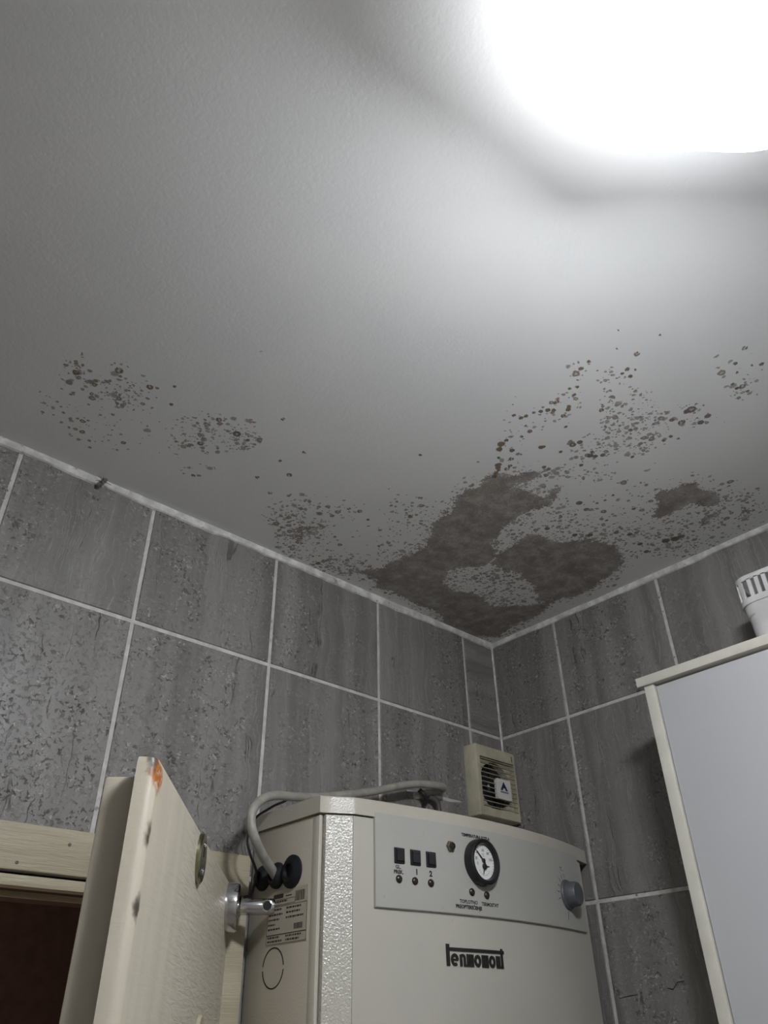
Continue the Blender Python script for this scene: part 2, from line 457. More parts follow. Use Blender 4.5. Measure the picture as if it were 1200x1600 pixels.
# ------------------------------------------------------------------ stain map of the ceiling (plan coordinates, metres)
POLYS=[([(-0.5087,-0.0374),(-0.4583,-0.055),(-0.4268,-0.0951),(-0.4249,-0.1655),(-0.4305,-0.2143),(-0.461,-0.2855),(-0.4878,-0.3271),(-0.4943,-0.3707),(-0.4965,-0.4159),(-0.4959,-0.4392),(-0.51,-0.4623),(-0.4796,-0.4443),(-0.4684,-0.4541),(-0.4655,-0.4679),(-0.446,-0.4894),(-0.4266,-0.4767),(-0.424,-0.4557),(-0.4286,-0.4375),(-0.3896,-0.4447),(-0.3912,-0.4865),(-0.3748,-0.4794),(-0.3647,-0.439),(-0.3637,-0.3884),(-0.3435,-0.3267),(-0.3165,-0.2831),(-0.284,-0.2434),(-0.3232,-0.1777),(-0.2768,-0.1336),(-0.2272,-0.1409),(-0.1434,-0.12),(-0.0762,-0.1965),(-0.0576,-0.2498),(-0.0435,-0.2053),(-0.0229,-0.0812),(-0.0153,-0.0134),(-0.1115,-0.0058),(-0.1898,-0.0216),(-0.2738,-0.0276),(-0.3428,-0.0419),(-0.4079,-0.0553)],1),
([(-0.284,-0.2434),(-0.3068,-0.2795),(-0.3047,-0.3171),(-0.2915,-0.3745),(-0.2407,-0.3869),(-0.2143,-0.4184),(-0.1815,-0.438),(-0.104,-0.436),(-0.0694,-0.3959),(-0.0521,-0.3263),(-0.0576,-0.2498),(-0.0709,-0.201),(-0.1523,-0.2403),(-0.2319,-0.2562)],1),
([(-0.2176,-0.5514),(-0.2311,-0.5946),(-0.2302,-0.6477),(-0.199,-0.6538),(-0.158,-0.6702),(-0.1275,-0.6474),(-0.1415,-0.6225),(-0.1795,-0.6073),(-0.1708,-0.5713),(-0.1923,-0.5396)],0.95),
([(-0.1157,-0.571),(-0.1139,-0.6258),(-0.0885,-0.6427),(-0.0813,-0.5898)],0.62),
([(-0.0847,-0.6407),(-0.0901,-0.6672),(-0.0554,-0.6818),(-0.0373,-0.647)],0.52),
([(-0.6403,-0.0702),(-0.6477,-0.1185),(-0.6214,-0.1492),(-0.5984,-0.1259),(-0.6008,-0.0759),(-0.6269,-0.062)],0.55),
([(-0.6229,-0.0366),(-0.5986,-0.0692),(-0.5841,-0.0464),(-0.605,-0.0224)],0.5),
([(-0.5464,-0.0548),(-0.5402,-0.0723),(-0.5267,-0.0595),(-0.5334,-0.0444)],0.5),
([(-0.5131,-0.0525),(-0.5067,-0.0889),(-0.4848,-0.0706),(-0.4884,-0.0421)],0.42),
([(-0.6125,-0.1026),(-0.5844,-0.1157),(-0.5758,-0.0975),(-0.6012,-0.0842)],0.48),
([(-0.5403,-0.5737),(-0.5362,-0.5848),(-0.52,-0.5915),(-0.5165,-0.5793),(-0.5285,-0.5669)],0.5),
([(-0.4758,-0.6889),(-0.4713,-0.6999),(-0.4531,-0.698),(-0.4477,-0.6882),(-0.4625,-0.6825)],0.42),
([(-0.4141,-0.5013),(-0.4038,-0.5284),(-0.3902,-0.5312),(-0.392,-0.5068)],0.52),
([(-0.4103,-0.6065),(-0.3971,-0.6384),(-0.3916,-0.629),(-0.4013,-0.6039)],0.5),
([(-0.5085,-0.6672),(-0.5083,-0.6779),(-0.4885,-0.6777),(-0.4886,-0.6669),(-0.498,-0.6623)],0.5),
([(-0.4533,-0.4064),(-0.4384,-0.4289),(-0.4293,-0.4463),(-0.4204,-0.4349),(-0.4438,-0.4025)],-0.9),
([(-0.3542,-0.3807),(-0.3586,-0.4342),(-0.3364,-0.3881),(-0.3274,-0.3207),(-0.3195,-0.2746),(-0.3475,-0.3148)],-0.45)]
DENS=[(-1.1012,-0.2106,0.0144,-0.0126,0.0135,0.0301,0.5),
(-1.0784,-0.2011,0.0186,-0.0164,0.0055,0.0119,0.45),
(-1.058,-0.2486,0.0104,-0.0093,0.009,0.0181,0.75),
(-1.0338,-0.2234,0.0283,-0.0248,0.0119,0.0236,0.4),
(-1.0258,-0.1957,0.0096,-0.0084,0.0056,0.0111,0.6),
(-1.0475,-0.1551,0.0555,-0.0487,0.0241,0.0515,0.13),
(-0.9935,-0.1269,0.0689,-0.0602,0.0218,0.0438,0.1),
(-0.8844,-0.2224,0.0402,-0.0351,0.0208,0.0332,0.5),
(-0.8525,-0.2403,0.0192,-0.0167,0.0134,0.0202,0.6),
(-0.9092,-0.1706,0.0207,-0.0181,0.0126,0.0216,0.35),
(-0.9249,-0.216,0.0287,-0.0251,0.0149,0.0252,0.25),
(-0.8653,-0.135,0.0216,-0.0187,0.0121,0.0202,0.22),
(-0.6598,-0.1344,0.0407,-0.0352,0.031,0.041,0.62),
(-0.6118,-0.0807,0.0354,-0.0306,0.0327,0.0428,0.7),
(-0.6067,-0.1934,0.0287,-0.0249,0.0175,0.0209,0.16),
(-0.5415,-0.1696,0.0527,-0.0456,0.0622,0.0715,0.08),
(-0.474,-0.2418,0.0332,-0.0288,0.0555,0.0567,0.38),
(-0.5363,-0.2492,0.0255,-0.0221,0.0402,0.0432,0.13),
(-0.5735,-0.0405,0.0366,-0.0316,0.0196,0.0255,0.5),
(-0.4961,-0.0609,0.0562,-0.0484,0.0214,0.0256,0.6),
(-0.4488,-0.0632,0.0572,-0.0492,0.013,0.0148,0.8),
(-0.5339,-0.693,0.015,-0.0132,0.0193,0.0131,0.55),
(-0.4756,-0.6472,0.0093,-0.0082,0.0504,0.0341,0.85),
(-0.4652,-0.6928,0.0156,-0.0136,0.0213,0.0135,0.5),
(-0.4435,-0.666,0.0319,-0.0279,0.0322,0.0207,0.4),
(-0.4067,-0.6888,0.0584,-0.0512,0.0154,0.0093,0.45),
(-0.4027,-0.6131,0.0456,-0.0398,0.0214,0.0142,0.7),
(-0.3963,-0.6492,0.03,-0.0262,0.0186,0.0118,0.6),
(-0.3914,-0.5257,0.0479,-0.0418,0.0171,0.0124,0.5),
(-0.4026,-0.5711,0.0272,-0.0237,0.0164,0.0115,0.35),
(-0.3868,-0.725,0.0217,-0.0191,0.0181,0.0102,0.35),
(-0.36,-0.7278,0.0132,-0.0116,0.0107,0.0059,0.55),
(-0.3786,-0.8039,0.0167,-0.0147,0.025,0.0126,0.3),
(-0.4253,-0.8246,0.0302,-0.0266,0.0232,0.0117,0.1),
(-0.3102,-0.4108,0.0611,-0.053,0.0561,0.0432,0.45),
(-0.3384,-0.3452,0.0391,-0.0338,0.046,0.0385,0.65),
(-0.2468,-0.1936,0.0539,-0.0463,0.0426,0.0379,0.55),
(-0.2026,-0.2316,0.0393,-0.0338,0.04,0.0335,0.6),
(-0.1858,-0.4197,0.0504,-0.0436,0.0415,0.029,0.65),
(-0.1733,-0.4879,0.0305,-0.0263,0.0297,0.0192,0.4),
(-0.0823,-0.5324,0.042,-0.0363,0.0401,0.0233,0.5),
(-0.1281,-0.6213,0.0646,-0.0561,0.07,0.0378,0.42),
(-0.2054,-0.5413,0.0518,-0.0449,0.0702,0.0438,0.2),
(-0.281,-0.5513,0.0664,-0.0578,0.0641,0.0418,0.07),
(-0.4177,-0.3829,0.0422,-0.0366,0.0368,0.0315,0.5),
(-0.0558,-0.517,0.0558,-0.0482,0.0311,0.018,0.45),
(-0.5338,-0.5088,0.0135,-0.0118,0.0595,0.0499,0.3),
(-0.5413,-0.5709,0.029,-0.0254,0.0182,0.0143,0.3),
(-0.5463,-0.6216,0.0155,-0.0136,0.0331,0.0246,0.3),
(-0.5803,-0.6687,0.0135,-0.0118,0.0164,0.0119,0.2),
(-0.1606,-0.1617,0.0411,-0.0352,0.0301,0.0258,0.45),
(-0.3999,-0.1749,0.0558,-0.048,0.0658,0.0668,0.6)]
RINGS=[(-1.0114,-0.2482,0.0054,1),(-1.0585,-0.2497,0.0065,1),(-1.1008,-0.2077,0.0056,1),(-0.9017,-0.2534,0.0052,1),(-0.8641,-0.244,0.0071,1),(-0.8433,-0.2423,0.0036,0),(-0.779,-0.1745,0.0043,1),(-0.7437,-0.2143,0.0052,1),(-0.7387,-0.1535,0.0045,1),(-0.7605,-0.2758,0.0037,1),(-0.7762,-0.2345,0.0033,0),(-0.9708,-0.2368,0.0034,0),(-0.9858,-0.2724,0.0029,0),(-0.8602,-0.1106,0.0038,1),(-0.8938,-0.1881,0.0054,1),(-0.9328,-0.4075,0.0039,0.4),(-0.8312,-0.317,0.0039,1),(-0.5894,-0.211,0.0052,1),(-0.6087,-0.2045,0.0041,1),(-0.5614,-0.2012,0.0037,0),(-0.618,-0.3917,0.0033,0),(-0.5139,-0.2583,0.0036,0),(-0.4889,-0.1493,0.0033,0),(-0.5363,-0.0263,0.0045,2),(-0.5333,-0.0383,0.0045,1),(-1.2476,-0.5743,0.0015,1),(-0.8085,-0.6237,0.003,0.3),(-0.801,-0.6344,0.0022,0.3),(-1.2168,-0.2493,0.003,0.5),(-0.548,-0.7402,0.0048,1),(-0.4466,-0.8435,0.0044,1),(-0.4293,-0.821,0.0037,0),(-0.4006,-0.8447,0.0037,0),(-0.6032,-0.7474,0.002,0),(-0.554,-0.7791,0.002,0),(-0.5764,-0.7276,0.0016,0),(-0.5329,-0.7153,0.0037,0),(-0.5308,-0.7056,0.0029,0),(-0.5177,-0.7106,0.0037,0),(-0.5231,-0.7223,0.0025,0),(-0.489,-0.6428,0.0044,1),(-0.4559,-0.5666,0.006,1),(-0.4527,-0.5776,0.0051,0),(-0.4888,-0.5296,0.0046,0),(-0.4863,-0.5339,0.0037,0),(-0.4562,-0.5434,0.0037,0),(-0.4448,-0.5015,0.0043,0),(-0.4353,-0.5032,0.0043,0),(-0.4247,-0.4898,0.0044,1),(-0.4033,-0.5444,0.0038,0),(-0.5419,-0.4936,0.0065,0),(-0.5346,-0.4834,0.0056,0),(-0.5429,-0.5049,0.0037,0),(-0.5195,-0.4691,0.0033,0),(-0.505,-0.4579,0.0048,0),(-0.5783,-0.5497,0.0035,0),(-0.566,-0.553,0.004,0),(-0.5636,-0.5608,0.0039,0),(-0.5605,-0.5728,0.0031,0),(-0.5548,-0.5815,0.0039,0),(-0.5492,-0.5901,0.0044,0),(-0.5427,-0.5958,0.0039,0),(-0.5169,-0.4947,0.0047,0),(-0.5016,-0.4805,0.0047,1),(-0.4891,-0.4674,0.0043,1),(-0.4866,-0.4585,0.0048,1),(-0.5455,-0.5462,0.0036,1),(-0.5318,-0.5425,0.0045,0),(-0.5321,-0.5264,0.0032,0),(-0.5217,-0.5975,0.0044,1),(-0.5274,-0.611,0.0044,0),(-0.5324,-0.6158,0.0035,0),(-0.5536,-0.6099,0.0043,1),(-0.5542,-0.6057,0.0026,0),(-0.5623,-0.6391,0.003,0),(-0.5562,-0.648,0.0029,0),(-0.5467,-0.6355,0.0034,0),(-0.5854,-0.6884,0.004,0.6),(-0.5823,-0.6734,0.0049,0.6),(-0.4988,-0.5851,0.0032,0),(-0.4128,-0.5686,0.0057,0),(-0.4186,-0.5763,0.0038,0),(-0.3987,-0.5831,0.0047,0),(-0.4053,-0.573,0.0047,0),(-0.3896,-0.7318,0.008,1),(-0.3908,-0.7252,0.0053,1),(-0.3524,-0.7267,0.0054,0),(-0.3577,-0.7411,0.0053,0),(-0.3745,-0.7074,0.0063,1),(-0.3908,-0.7008,0.0045,0),(-0.3576,-0.6669,0.0037,0),(-0.3575,-0.6791,0.0037,0),(-0.3443,-0.6845,0.0027,0),(-0.3589,-0.6114,0.0038,0),(-0.4179,-0.6461,0.0041,0),(-0.3785,-0.8058,0.0051,1),(-0.3939,-0.7991,0.003,0),(-0.3634,-0.8069,0.003,0),(-0.381,-0.7984,0.0034,0),(-0.4108,-0.8144,0.0025,0),(-0.4083,-0.8347,0.0024,0),(-0.2471,-0.4761,0.0043,1),(-0.2366,-0.4798,0.0032,0),(-0.1894,-0.4684,0.0054,0),(-0.1649,-0.4811,0.0055,0),(-0.2189,-0.4316,0.0055,0),(-0.2405,-0.4129,0.0055,0),(-0.3184,-0.4792,0.0062,0),(-0.2929,-0.4758,0.0052,0),(-0.2947,-0.4997,0.0031,0),(-0.291,-0.513,0.0031,0),(-0.2929,-0.5311,0.0031,0),(-0.2312,-0.5319,0.0042,0),(-0.2962,-0.3928,0.0054,0),(-0.0946,-0.513,0.0078,0),(-0.0869,-0.5284,0.0089,0),(-0.0857,-0.5409,0.0067,0),(-0.1215,-0.4752,0.0056,0),(-0.0881,-0.4681,0.0057,0)]
CHAINS=[[(-0.486,-0.4319),(-0.4951,-0.4466),(-0.5085,-0.4636)],
[(-0.4878,-0.3271),(-0.4971,-0.3586),(-0.4941,-0.3852),(-0.4938,-0.4136),(-0.4923,-0.4332)],
[(-0.5087,-0.0374),(-0.4711,-0.0408),(-0.4424,-0.0654),(-0.4235,-0.0915)]]


# ------------------------------------------------------------------ ceiling
def blur(a, k, it=2):
    for _ in range(it):
        for ax in (0, 1):
            pad = [(0, 0), (0, 0)]; pad[ax] = (k, k)
            b = np.pad(a, pad, mode='edge')
            cs = np.cumsum(b, axis=ax)
            cs = np.insert(cs, 0, 0, axis=ax)
            n = 2 * k + 1
            hi = np.take(cs, np.arange(n, n + a.shape[ax]), axis=ax)
            lo = np.take(cs, np.arange(0, a.shape[ax]), axis=ax)
            a = (hi - lo) / n
    return a

def inside(poly, X, Y):
    r = np.zeros(X.shape, bool)
    n = len(poly)
    for i in range(n):
        x1, y1 = poly[i]; x2, y2 = poly[(i + 1) % n]
        if y1 == y2: continue
        r ^= ((y1 > Y) != (y2 > Y)) & (X < (x2 - x1) * (Y - y1) / (y2 - y1) + x1)
    return r

def make_ceiling():
    st = 0.0025
    X0, X1, Y0, Y1 = -1.16, 0.0, -0.92, 0.0
    xs = np.linspace(X0, X1, int(round((X1 - X0) / st)) + 1)
    ys = np.linspace(Y0, Y1, int(round((Y1 - Y0) / st)) + 1)
    X, Y = np.meshgrid(xs, ys)
    def wob(k, amp):
        n = blur(rng.normal(size=X.shape), k, 2)
        return n / n.std() * amp
    wx = wob(3, 0.0030) + wob(8, 0.0055) + wob(20, 0.0035)
    wy = wob(3, 0.0030) + wob(8, 0.0055) + wob(20, 0.0035)
    XX, YY = X + wx, Y + wy
    solid = np.zeros(X.shape)
    for poly, w in POLYS:
        mk = inside(poly, XX, YY).astype(float)
        if w > 0: solid = np.maximum(solid, np.maximum(blur(mk, 3, 2) * w, blur(mk, 14, 2) * w * 0.72))
        else: solid = solid + blur(mk, 3, 2) * w
    solid = np.clip(solid, 0, 1)
    # the grime that runs along the cornice of the damp corner
    dens = np.zeros(X.shape)
    for cx, cy, ax, ay, bx, by, w in DENS:
        det = ax * by - ay * bx
        p = ((X - cx) * by - (Y - cy) * bx) / det
        q = (-(X - cx) * ay + (Y - cy) * ax) / det
        dens = np.maximum(dens, w * np.clip(1.35 - np.sqrt(p * p + q * q), 0, 1) ** 0.8)
    halo = blur((solid > 0.5).astype(float), 9, 2)
    dens = np.maximum(dens, 0.62 * np.clip(halo * 1.6, 0, 1))
    dens = 1.3 * dens * (0.55 + 0.45 * np.clip(blur(rng.normal(size=X.shape), 9, 2) * 22 + 0.5, 0, 1.6))
    expl = np.zeros(X.shape)
    def stamp(cx, cy, r, flag):
        i0, i1 = np.searchsorted(xs, [cx - 2.2 * r, cx + 2.2 * r]); j0, j1 = np.searchsorted(ys, [cy - 2.2 * r, cy + 2.2 * r])
        if i1 <= i0 or j1 <= j0: return
        sx, sy = X[j0:j1, i0:i1], Y[j0:j1, i0:i1]
        dd = np.hypot(sx - cx, sy - cy) / r
        if flag == 1: v = np.where(dd < 0.62, 0.42 + 0.0 * dd, np.clip(1.9 - dd * 1.0, 0, 1)) ; v = np.where(dd >= 0.62, np.clip((1.45 - dd) * 1.5, 0, 0.85), 0.46)
        else: v = np.clip((1.5 - dd) * 1.4, 0, 0.85 if flag != 2 else 1.2)
        if 0 < flag < 1: v = v * flag * 1.2
        expl[j0:j1, i0:i1] = np.maximum(expl[j0:j1, i0:i1], v)
    for cx, cy, r, flag in RINGS: stamp(cx, cy, r * 0.8, flag)
    for ch in CHAINS[:1]:
        for (xa, ya), (xb, yb) in zip(ch, ch[1:]):
            n = max(2, int(math.hypot(xb - xa, yb - ya) / 0.006))
            for k in range(n):
                t = k / n
                stamp(xa + (xb - xa) * t + rng.normal() * 0.0015, ya + (yb - ya) * t + rng.normal() * 0.0015, 0.0025 + rng.random() * 0.002, 0)
    warm = np.clip((-0.42 - X) / 0.12, 0, 1) * 0.75 * np.clip(blur(rng.normal(size=X.shape), 12, 2) * 30 + 0.7, 0, 1)
    ny, nx = X.shape
    co = np.zeros((ny * nx, 3)); co[:, 0] = X.ravel(); co[:, 1] = Y.ravel(); co[:, 2] = H
    idx = np.arange(ny * nx).reshape(ny, nx)
    q = np.stack([idx[:-1, :-1], idx[1:, :-1], idx[1:, 1:], idx[:-1, 1:]], -1).reshape(-1, 4)   # faces look down
    # the clean rest of the slab, as plain quads round the stained field
    XL, YL = -2.3, -2.2
    extra = np.array([(XL, YL, H), (X0, YL, H), (X0, Y0, H), (XL, Y0, H), (X1, YL, H), (X1, Y0, H), (XL, Y1, H), (X0, Y1, H)])
    b = ny * nx
    eq = np.array([(b, b + 3, b + 2, b + 1), (b + 1, b + 2, b + 5, b + 4), (b + 3, b + 6, b + 7, b + 2)])
    co = np.vstack([co, extra]); q = np.vstack([q, eq])
    me = bpy.data.meshes.new('ceiling')
    me.vertices.add(len(co)); me.vertices.foreach_set('co', co.astype(np.float32).ravel())
    me.loops.add(q.size); me.loops.foreach_set('vertex_index', q.astype(np.int32).ravel())
    me.polygons.add(len(q)); me.polygons.foreach_set('loop_start', np.arange(0, q.size, 4, dtype=np.int32))
    me.update(calc_edges=True)
    a = me.attributes.new('mould', 'FLOAT_COLOR', 'POINT')
    v = np.zeros((len(co), 4), np.float32)
    v[:b, 0] = solid.ravel(); v[:b, 1] = dens.ravel(); v[:b, 2] = expl.ravel(); v[:b, 3] = warm.ravel()
    a.data.foreach_set('color', v.ravel())
    me.materials.append(M_ceil)
    o = bpy.data.objects.new('ceiling', me)
    COL.objects.link(o)
    tag(o, 'white plastered ceiling with brown mould patches in the corner', kind='structure')
    return o
ceiling = make_ceiling()
BX('ceiling_slab', (-2.3, -2.2, H + 0.002), (0.1, 0.1, H + 0.12), M_plaster, ceiling)

# ------------------------------------------------------------------ walls and their tiles
DOOR_X0, DOOR_X1, DOOR_Z = -1.268, -0.682, 2.005       # opening in the left wall
T = 0.002                                             # tiles stand proud of the grout

def wall_piece(bm, x0, x1, z0, z1): box(bm, (x0, T, z0), (x1, 0.12, z1))
bm = bmesh.new()
wall_piece(bm, DOOR_X1, 0.0, 0, H); wall_piece(bm, -2.3, DOOR_X0, 0, H); wall_piece(bm, DOOR_X0, DOOR_X1, DOOR_Z, H)
wall_left = tag(obj('wall_left', bm, M_grout), 'grey tiled wall with the doorway and the boiler', kind='structure')
bm = bmesh.new()
box(bm, (T, -2.2, 0), (0.12, 0.12, H))
wall_right = tag(obj('wall_right', bm, M_grout), 'grey tiled wall behind the white cabinet', kind='structure')
BX('wall_behind', (-2.3, -2.32, 0), (0.12, -2.2, H), M_plaster)['kind'] = 'structure'
BX('wall_opposite', (-2.42, -2.32, 0), (-2.3, 0.12, H), M_plaster)['kind'] = 'structure'
BX('floor', (-2.42, -2.32, -0.1), (0.12, 1.4, 0.0), M_floor)['kind'] = 'structure'

def tile(parent, origin, ax, w, h, turn=False):
    """one tile: origin = lower corner on the wall face, ax = direction of its width"""
    g = 0.0032
    bm = bmesh.new()
    a0, a1, b0, b1 = g, w - g, g, h - g
    e = 0.0012
    rings = []
    for ins, dep in ((0, -0.006), (0, 0.0008), (e, T)):
        rings.append([(a0 + ins, b0 + ins, dep), (a1 - ins, b0 + ins, dep), (a1 - ins, b1 - ins, dep), (a0 + ins, b1 - ins, dep)])
    V = [[bm.verts.new(p) for p in r] for r in rings]
    for A, B in zip(V, V[1:]):
        for i in range(4): bm.faces.new((A[i], A[(i + 1) % 4], B[(i + 1) % 4], B[i]))
    bm.faces.new(V[-1])
    bmesh.ops.recalc_face_normals(bm, faces=bm.faces)
    uvl = bm.loops.layers.uv.new('UVMap')
    for f in bm.faces:
        for lp in f.loops:
            c = lp.vert.co
            lp[uvl].uv = (c.y, c.x) if turn else (c.x, c.y)
    # local axes: width, height, out of the wall
    wv = Vector(ax); out = wv.cross(Vector((0, 0, 1)))
    me = bpy.data.meshes.new('tile'); bm.to_mesh(me); bm.free()
    me.materials.append(M_tile)
    o = bpy.data.objects.new('tile', me)
    COL.objects.link(o)
    o.parent = parent
    m = Matrix((wv, Vector((0, 0, 1)), out)).transposed().to_4x4()
    tilt = Matrix.Rotation(random.uniform(-0.002, 0.002), 4, 'X') @ Matrix.Rotation(random.uniform(-0.002, 0.002), 4, 'Y')
    o.matrix_local = Matrix.Translation(Vector(origin)) @ m @ tilt
    return o

ROWS = [H - 0.006, H - 0.2224, H - 0.5607]
while ROWS[-1] > 0.35: ROWS.append(ROWS[-1] - 0.3383)
ROWS.append(0.0)
LX = [0.0, -0.1003, -0.3572, -0.6126, -0.8677, -1.0927]
while LX[-1] > -2.0: LX.append(LX[-1] - 0.2549)
LX.append(-2.3)
RY = [0.0, -0.1769, -0.4299]
while RY[-1] > -1.9: RY.append(RY[-1] - 0.2543)
RY.append(-2.2)
for r in range(len(ROWS) - 1):
    z1, z0 = ROWS[r], ROWS[r + 1]
    for c in range(len(LX) - 1):
        x1, x0 = LX[c], LX[c + 1]
        if z0 < DOOR_Z - 0.05 and x1 > DOOR_X0 and x0 < DOOR_X1:      # cut round the doorway
            if x1 > DOOR_X1 + 0.02: tile(wall_left, (DOOR_X1, T, z0), (1, 0, 0), x1 - DOOR_X1, z1 - z0)
            if x0 < DOOR_X0 - 0.02: tile(wall_left, (x0, T, z0), (1, 0, 0), DOOR_X0 - x0, z1 - z0)
            continue
        tile(wall_left, (x0, T, z0), (1, 0, 0), x1 - x0, z1 - z0, turn=(r == 0 and c == 0))
    for c in range(len(RY) - 1):
        y1, y0 = RY[c], RY[c + 1]
        tile(wall_right, (T, y1, z0), (0, -1, 0), y1 - y0, z1 - z0)

# hairline cracks in the right wall, a smear of filler on the left one
def ribbon(bm, pts, w, nrm, up):
    n = Vector(nrm)
    P = [Vector(p) for p in pts]
    A = []
    for i, p in enumerate(P):
        ww = w * (0.5 if i in (0, len(P) - 1) else random.uniform(0.7, 1.3))
        A.append((bm.verts.new(p + Vector(up) * ww + n * 0.0002), bm.verts.new(p - Vector(up) * ww + n * 0.0002), bm.verts.new(p + n * 0.0009)))
    for a, b in zip(A, A[1:]):
        bm.faces.new((a[0], b[0], b[2], a[2])); bm.faces.new((a[2], b[2], b[1], a[1]))
bm = bmesh.new()
ribbon(bm, [(0, -0.1906, 1.893), (0, -0.2121, 1.8956), (0, -0.2268, 1.8967)], 0.0009, (-1, 0, 0), (0, 0, 1))
ribbon(bm, [(0, -0.2822, 1.9029), (0, -0.2918, 1.9007), (0, -0.301, 1.9097), (0, -0.3146, 1.9107)], 0.0009, (-1, 0, 0), (0, 0, 1))
obj('crack', bm, M_dark, wall_right)
bm = bmesh.new()
ribbon(bm, [(-0.292, 0, 2.2195), (-0.2648, 0, 2.2209), (-0.235, 0, 2.2195), (-0.2068, 0, 2.221), (-0.175, 0, 2.2205), (-0.146, 0, 2.2223)], 0.0025, (0, -1, 0), (0, 0, 1))
obj('filler_smear', bm, M_filler, wall_left)

# bead of filler under the ceiling and in the corner
def bead(name, p0, p1, side, out, label, w=0.010, n=150):
    bm = bmesh.new()
    p0, p1, side, out = Vector(p0), Vector(p1), Vector(side), Vector(out)
    R = []
    wj = blur(rng.normal(size=(n + 1, 1)) * np.ones((1, 3)), 2, 1)[:, 0]
    for i in range(n + 1):
        p = p0.lerp(p1, i / n)
        a = w * (1 + 0.28 * wj[i]); h = w * (0.42 + 0.10 * wj[-i - 1])
        R.append([bm.verts.new(p + side * s * a + out * o_ * h) for s, o_ in ((0, 1.1), (0.45, 1.0), (0.85, 0.62), (1.0, -0.02))])
    for A, B in zip(R, R[1:]):
        for k in range(3): bm.faces.new((A[k], A[k + 1], B[k + 1], B[k]))
    return tag(obj(name, bm, M_caulk, smooth=True), label, kind='structure')
bead('trim_1', (-2.3, 0, H), (0, 0, H), (0, 0, -1), (0, -1, 0), 'white filler bead between ceiling and left wall', 0.0125)
bead('trim_2', (0, 0, H), (0, -2.2, H), (0, 0, -1), (-1, 0, 0), 'white filler bead between ceiling and right wall', 0.0105)
bead('trim_3', (-0.001, -0.001, H - 0.008), (-0.001, -0.001, 2.0), (-1, 0, 0), (0, -1, 0), 'pale grout line down the wall corner', 0.0042)

# ------------------------------------------------------------------ door frame and the dark hallway behind
ax0, ax1 = -1.325, -0.628
fr = tag(empty('trim_4', (DOOR_X0, 0.0, 0.0)), 'cream painted wooden frame round the doorway', kind='structure')
BX('architrave', (ax0, -0.014, 2.0135), (ax1, -0.0002, 2.0665), M_frame, fr, 0.002)
BX('architrave', (ax1 - 0.054, -0.014, 0.0), (ax1, -0.0002, 2.0133), M_frame, fr, 0.002)
BX('architrave', (ax0, -0.014, 0.0), (ax0 + 0.054, -0.0002, 2.0133), M_frame, fr, 0.002)
jx0, jx1 = DOOR_X0, DOOR_X1
BX('head_jamb', (jx0, -0.0115, 1.9968), (jx1, 0.008, 2.0094), M_frame, fr, 0.0015)
BX('groove_shade', (jx0, 0.002, 2.0094), (jx1, 0.060, 2.0135), M_dark, fr)  # black strip painting the shade of the gap under the architrave
BX('head_recess', (jx0, 0.0082, 2.0020), (jx1, 0.0578, 2.0090), M_brown, fr)
BX('head_bead', (jx0, 0.0580, 1.9950), (jx1, 0.0625, 2.0090), M_frame, fr, 0.001)
BX('head_lining', (jx0, 0.0627, 1.9990), (jx1, 0.1250, 2.0090), M_brown, fr)
BX('side_jamb', (jx1 - 0.004, 0.0, 0.0), (jx1 + 0.004, 0.125, 2.0), M_frame, fr, 0.001)
BX('side_jamb', (jx0 - 0.004, 0.0, 0.0), (jx0 + 0.004, 0.125, 2.0), M_frame, fr, 0.001)
for nx_, nz_, ny_ in ((-0.959, 2.0215, -0.0142), (-0.90, 2.0485, -0.0142)):
    LT('nail', (nx_, ny_ + 0.0008, nz_), (0, -1, 0), [(0.0022, 0), (0.0022, 0.0008), (0.0012, 0.0012), (0.0, 0.0006)], M_brassnut, fr, 10)

hl = bpy.data.lights.new('hallway_fill_light', 'POINT')  # added unseen light so the brown hallway shows through the doorway
hl.energy = 14.0; hl.shadow_soft_size = 0.05; hl.color = (1.0, 0.86, 0.72)
hlo = bpy.data.objects.new('hallway_fill_light', hl); COL.objects.link(hlo); hlo.location = (-1.7, 0.75, 1.6)
BX('wall_hallway', (-2.3, 1.28, 0), (0.12, 1.4, H), M_brown)['kind'] = 'structure'
BX('ceiling_hallway', (-2.3, 0.12, H), (0.12, 1.4, H + 0.1), M_brown)['kind'] = 'structure'
BX('wall_hallway_end', (-2.42, 0.12, 0), (-2.3, 1.4, H), M_brown)['kind'] = 'structure'
BX('wall_hallway_end', (0.12, 0.12, 0), (0.24, 1.4, H), M_brown)['kind'] = 'structure'

# ------------------------------------------------------------------ door leaf, hinged at the right jamb and standing open
rz = math.atan2(-0.7836, -0.6213)
door = tag(empty('door_1', (-0.6613, -0.02, 0.0), rz=rz), 'cream painted rebated door standing open into the room', 'door', kind='structure')
ZT = 2.0245
def leaf(bm):
    # lip (over-lapping face board) with a rounded outer edge: profile in (u, off), extruded upwards
    r = 0.009
    prof = [(0.0, 0.0)]
    for k in range(7):
        t = math.radians(90 - 90 * k / 6)
        prof.append((0.5866 - r + r * math.cos(t), -r + r * math.sin(t)))
    prof += [(0.5866, -0.016), (0.0, -0.016)]
    n = len(prof)
    z0 = 0.012
    lv = []
    for zz, ins in ((z0, 0.0), (ZT - 0.006, 0.0), (ZT - 0.0015, 0.0018), (ZT, 0.005)):
        lv.append([bm.verts.new((min(max(a, ins * 0), 0.5866 - ins), (b - ins * 0.8) if b > -0.008 else b, zz)) for a, b in prof])
    for A, B in zip(lv, lv[1:]):
        for i in range(n): bm.faces.new((A[i], A[(i + 1) % n], B[(i + 1) % n], B[i]))
    bm.faces.new(lv[0]); bm.faces.new(lv[-1])
bm = bmesh.new(); leaf(bm)
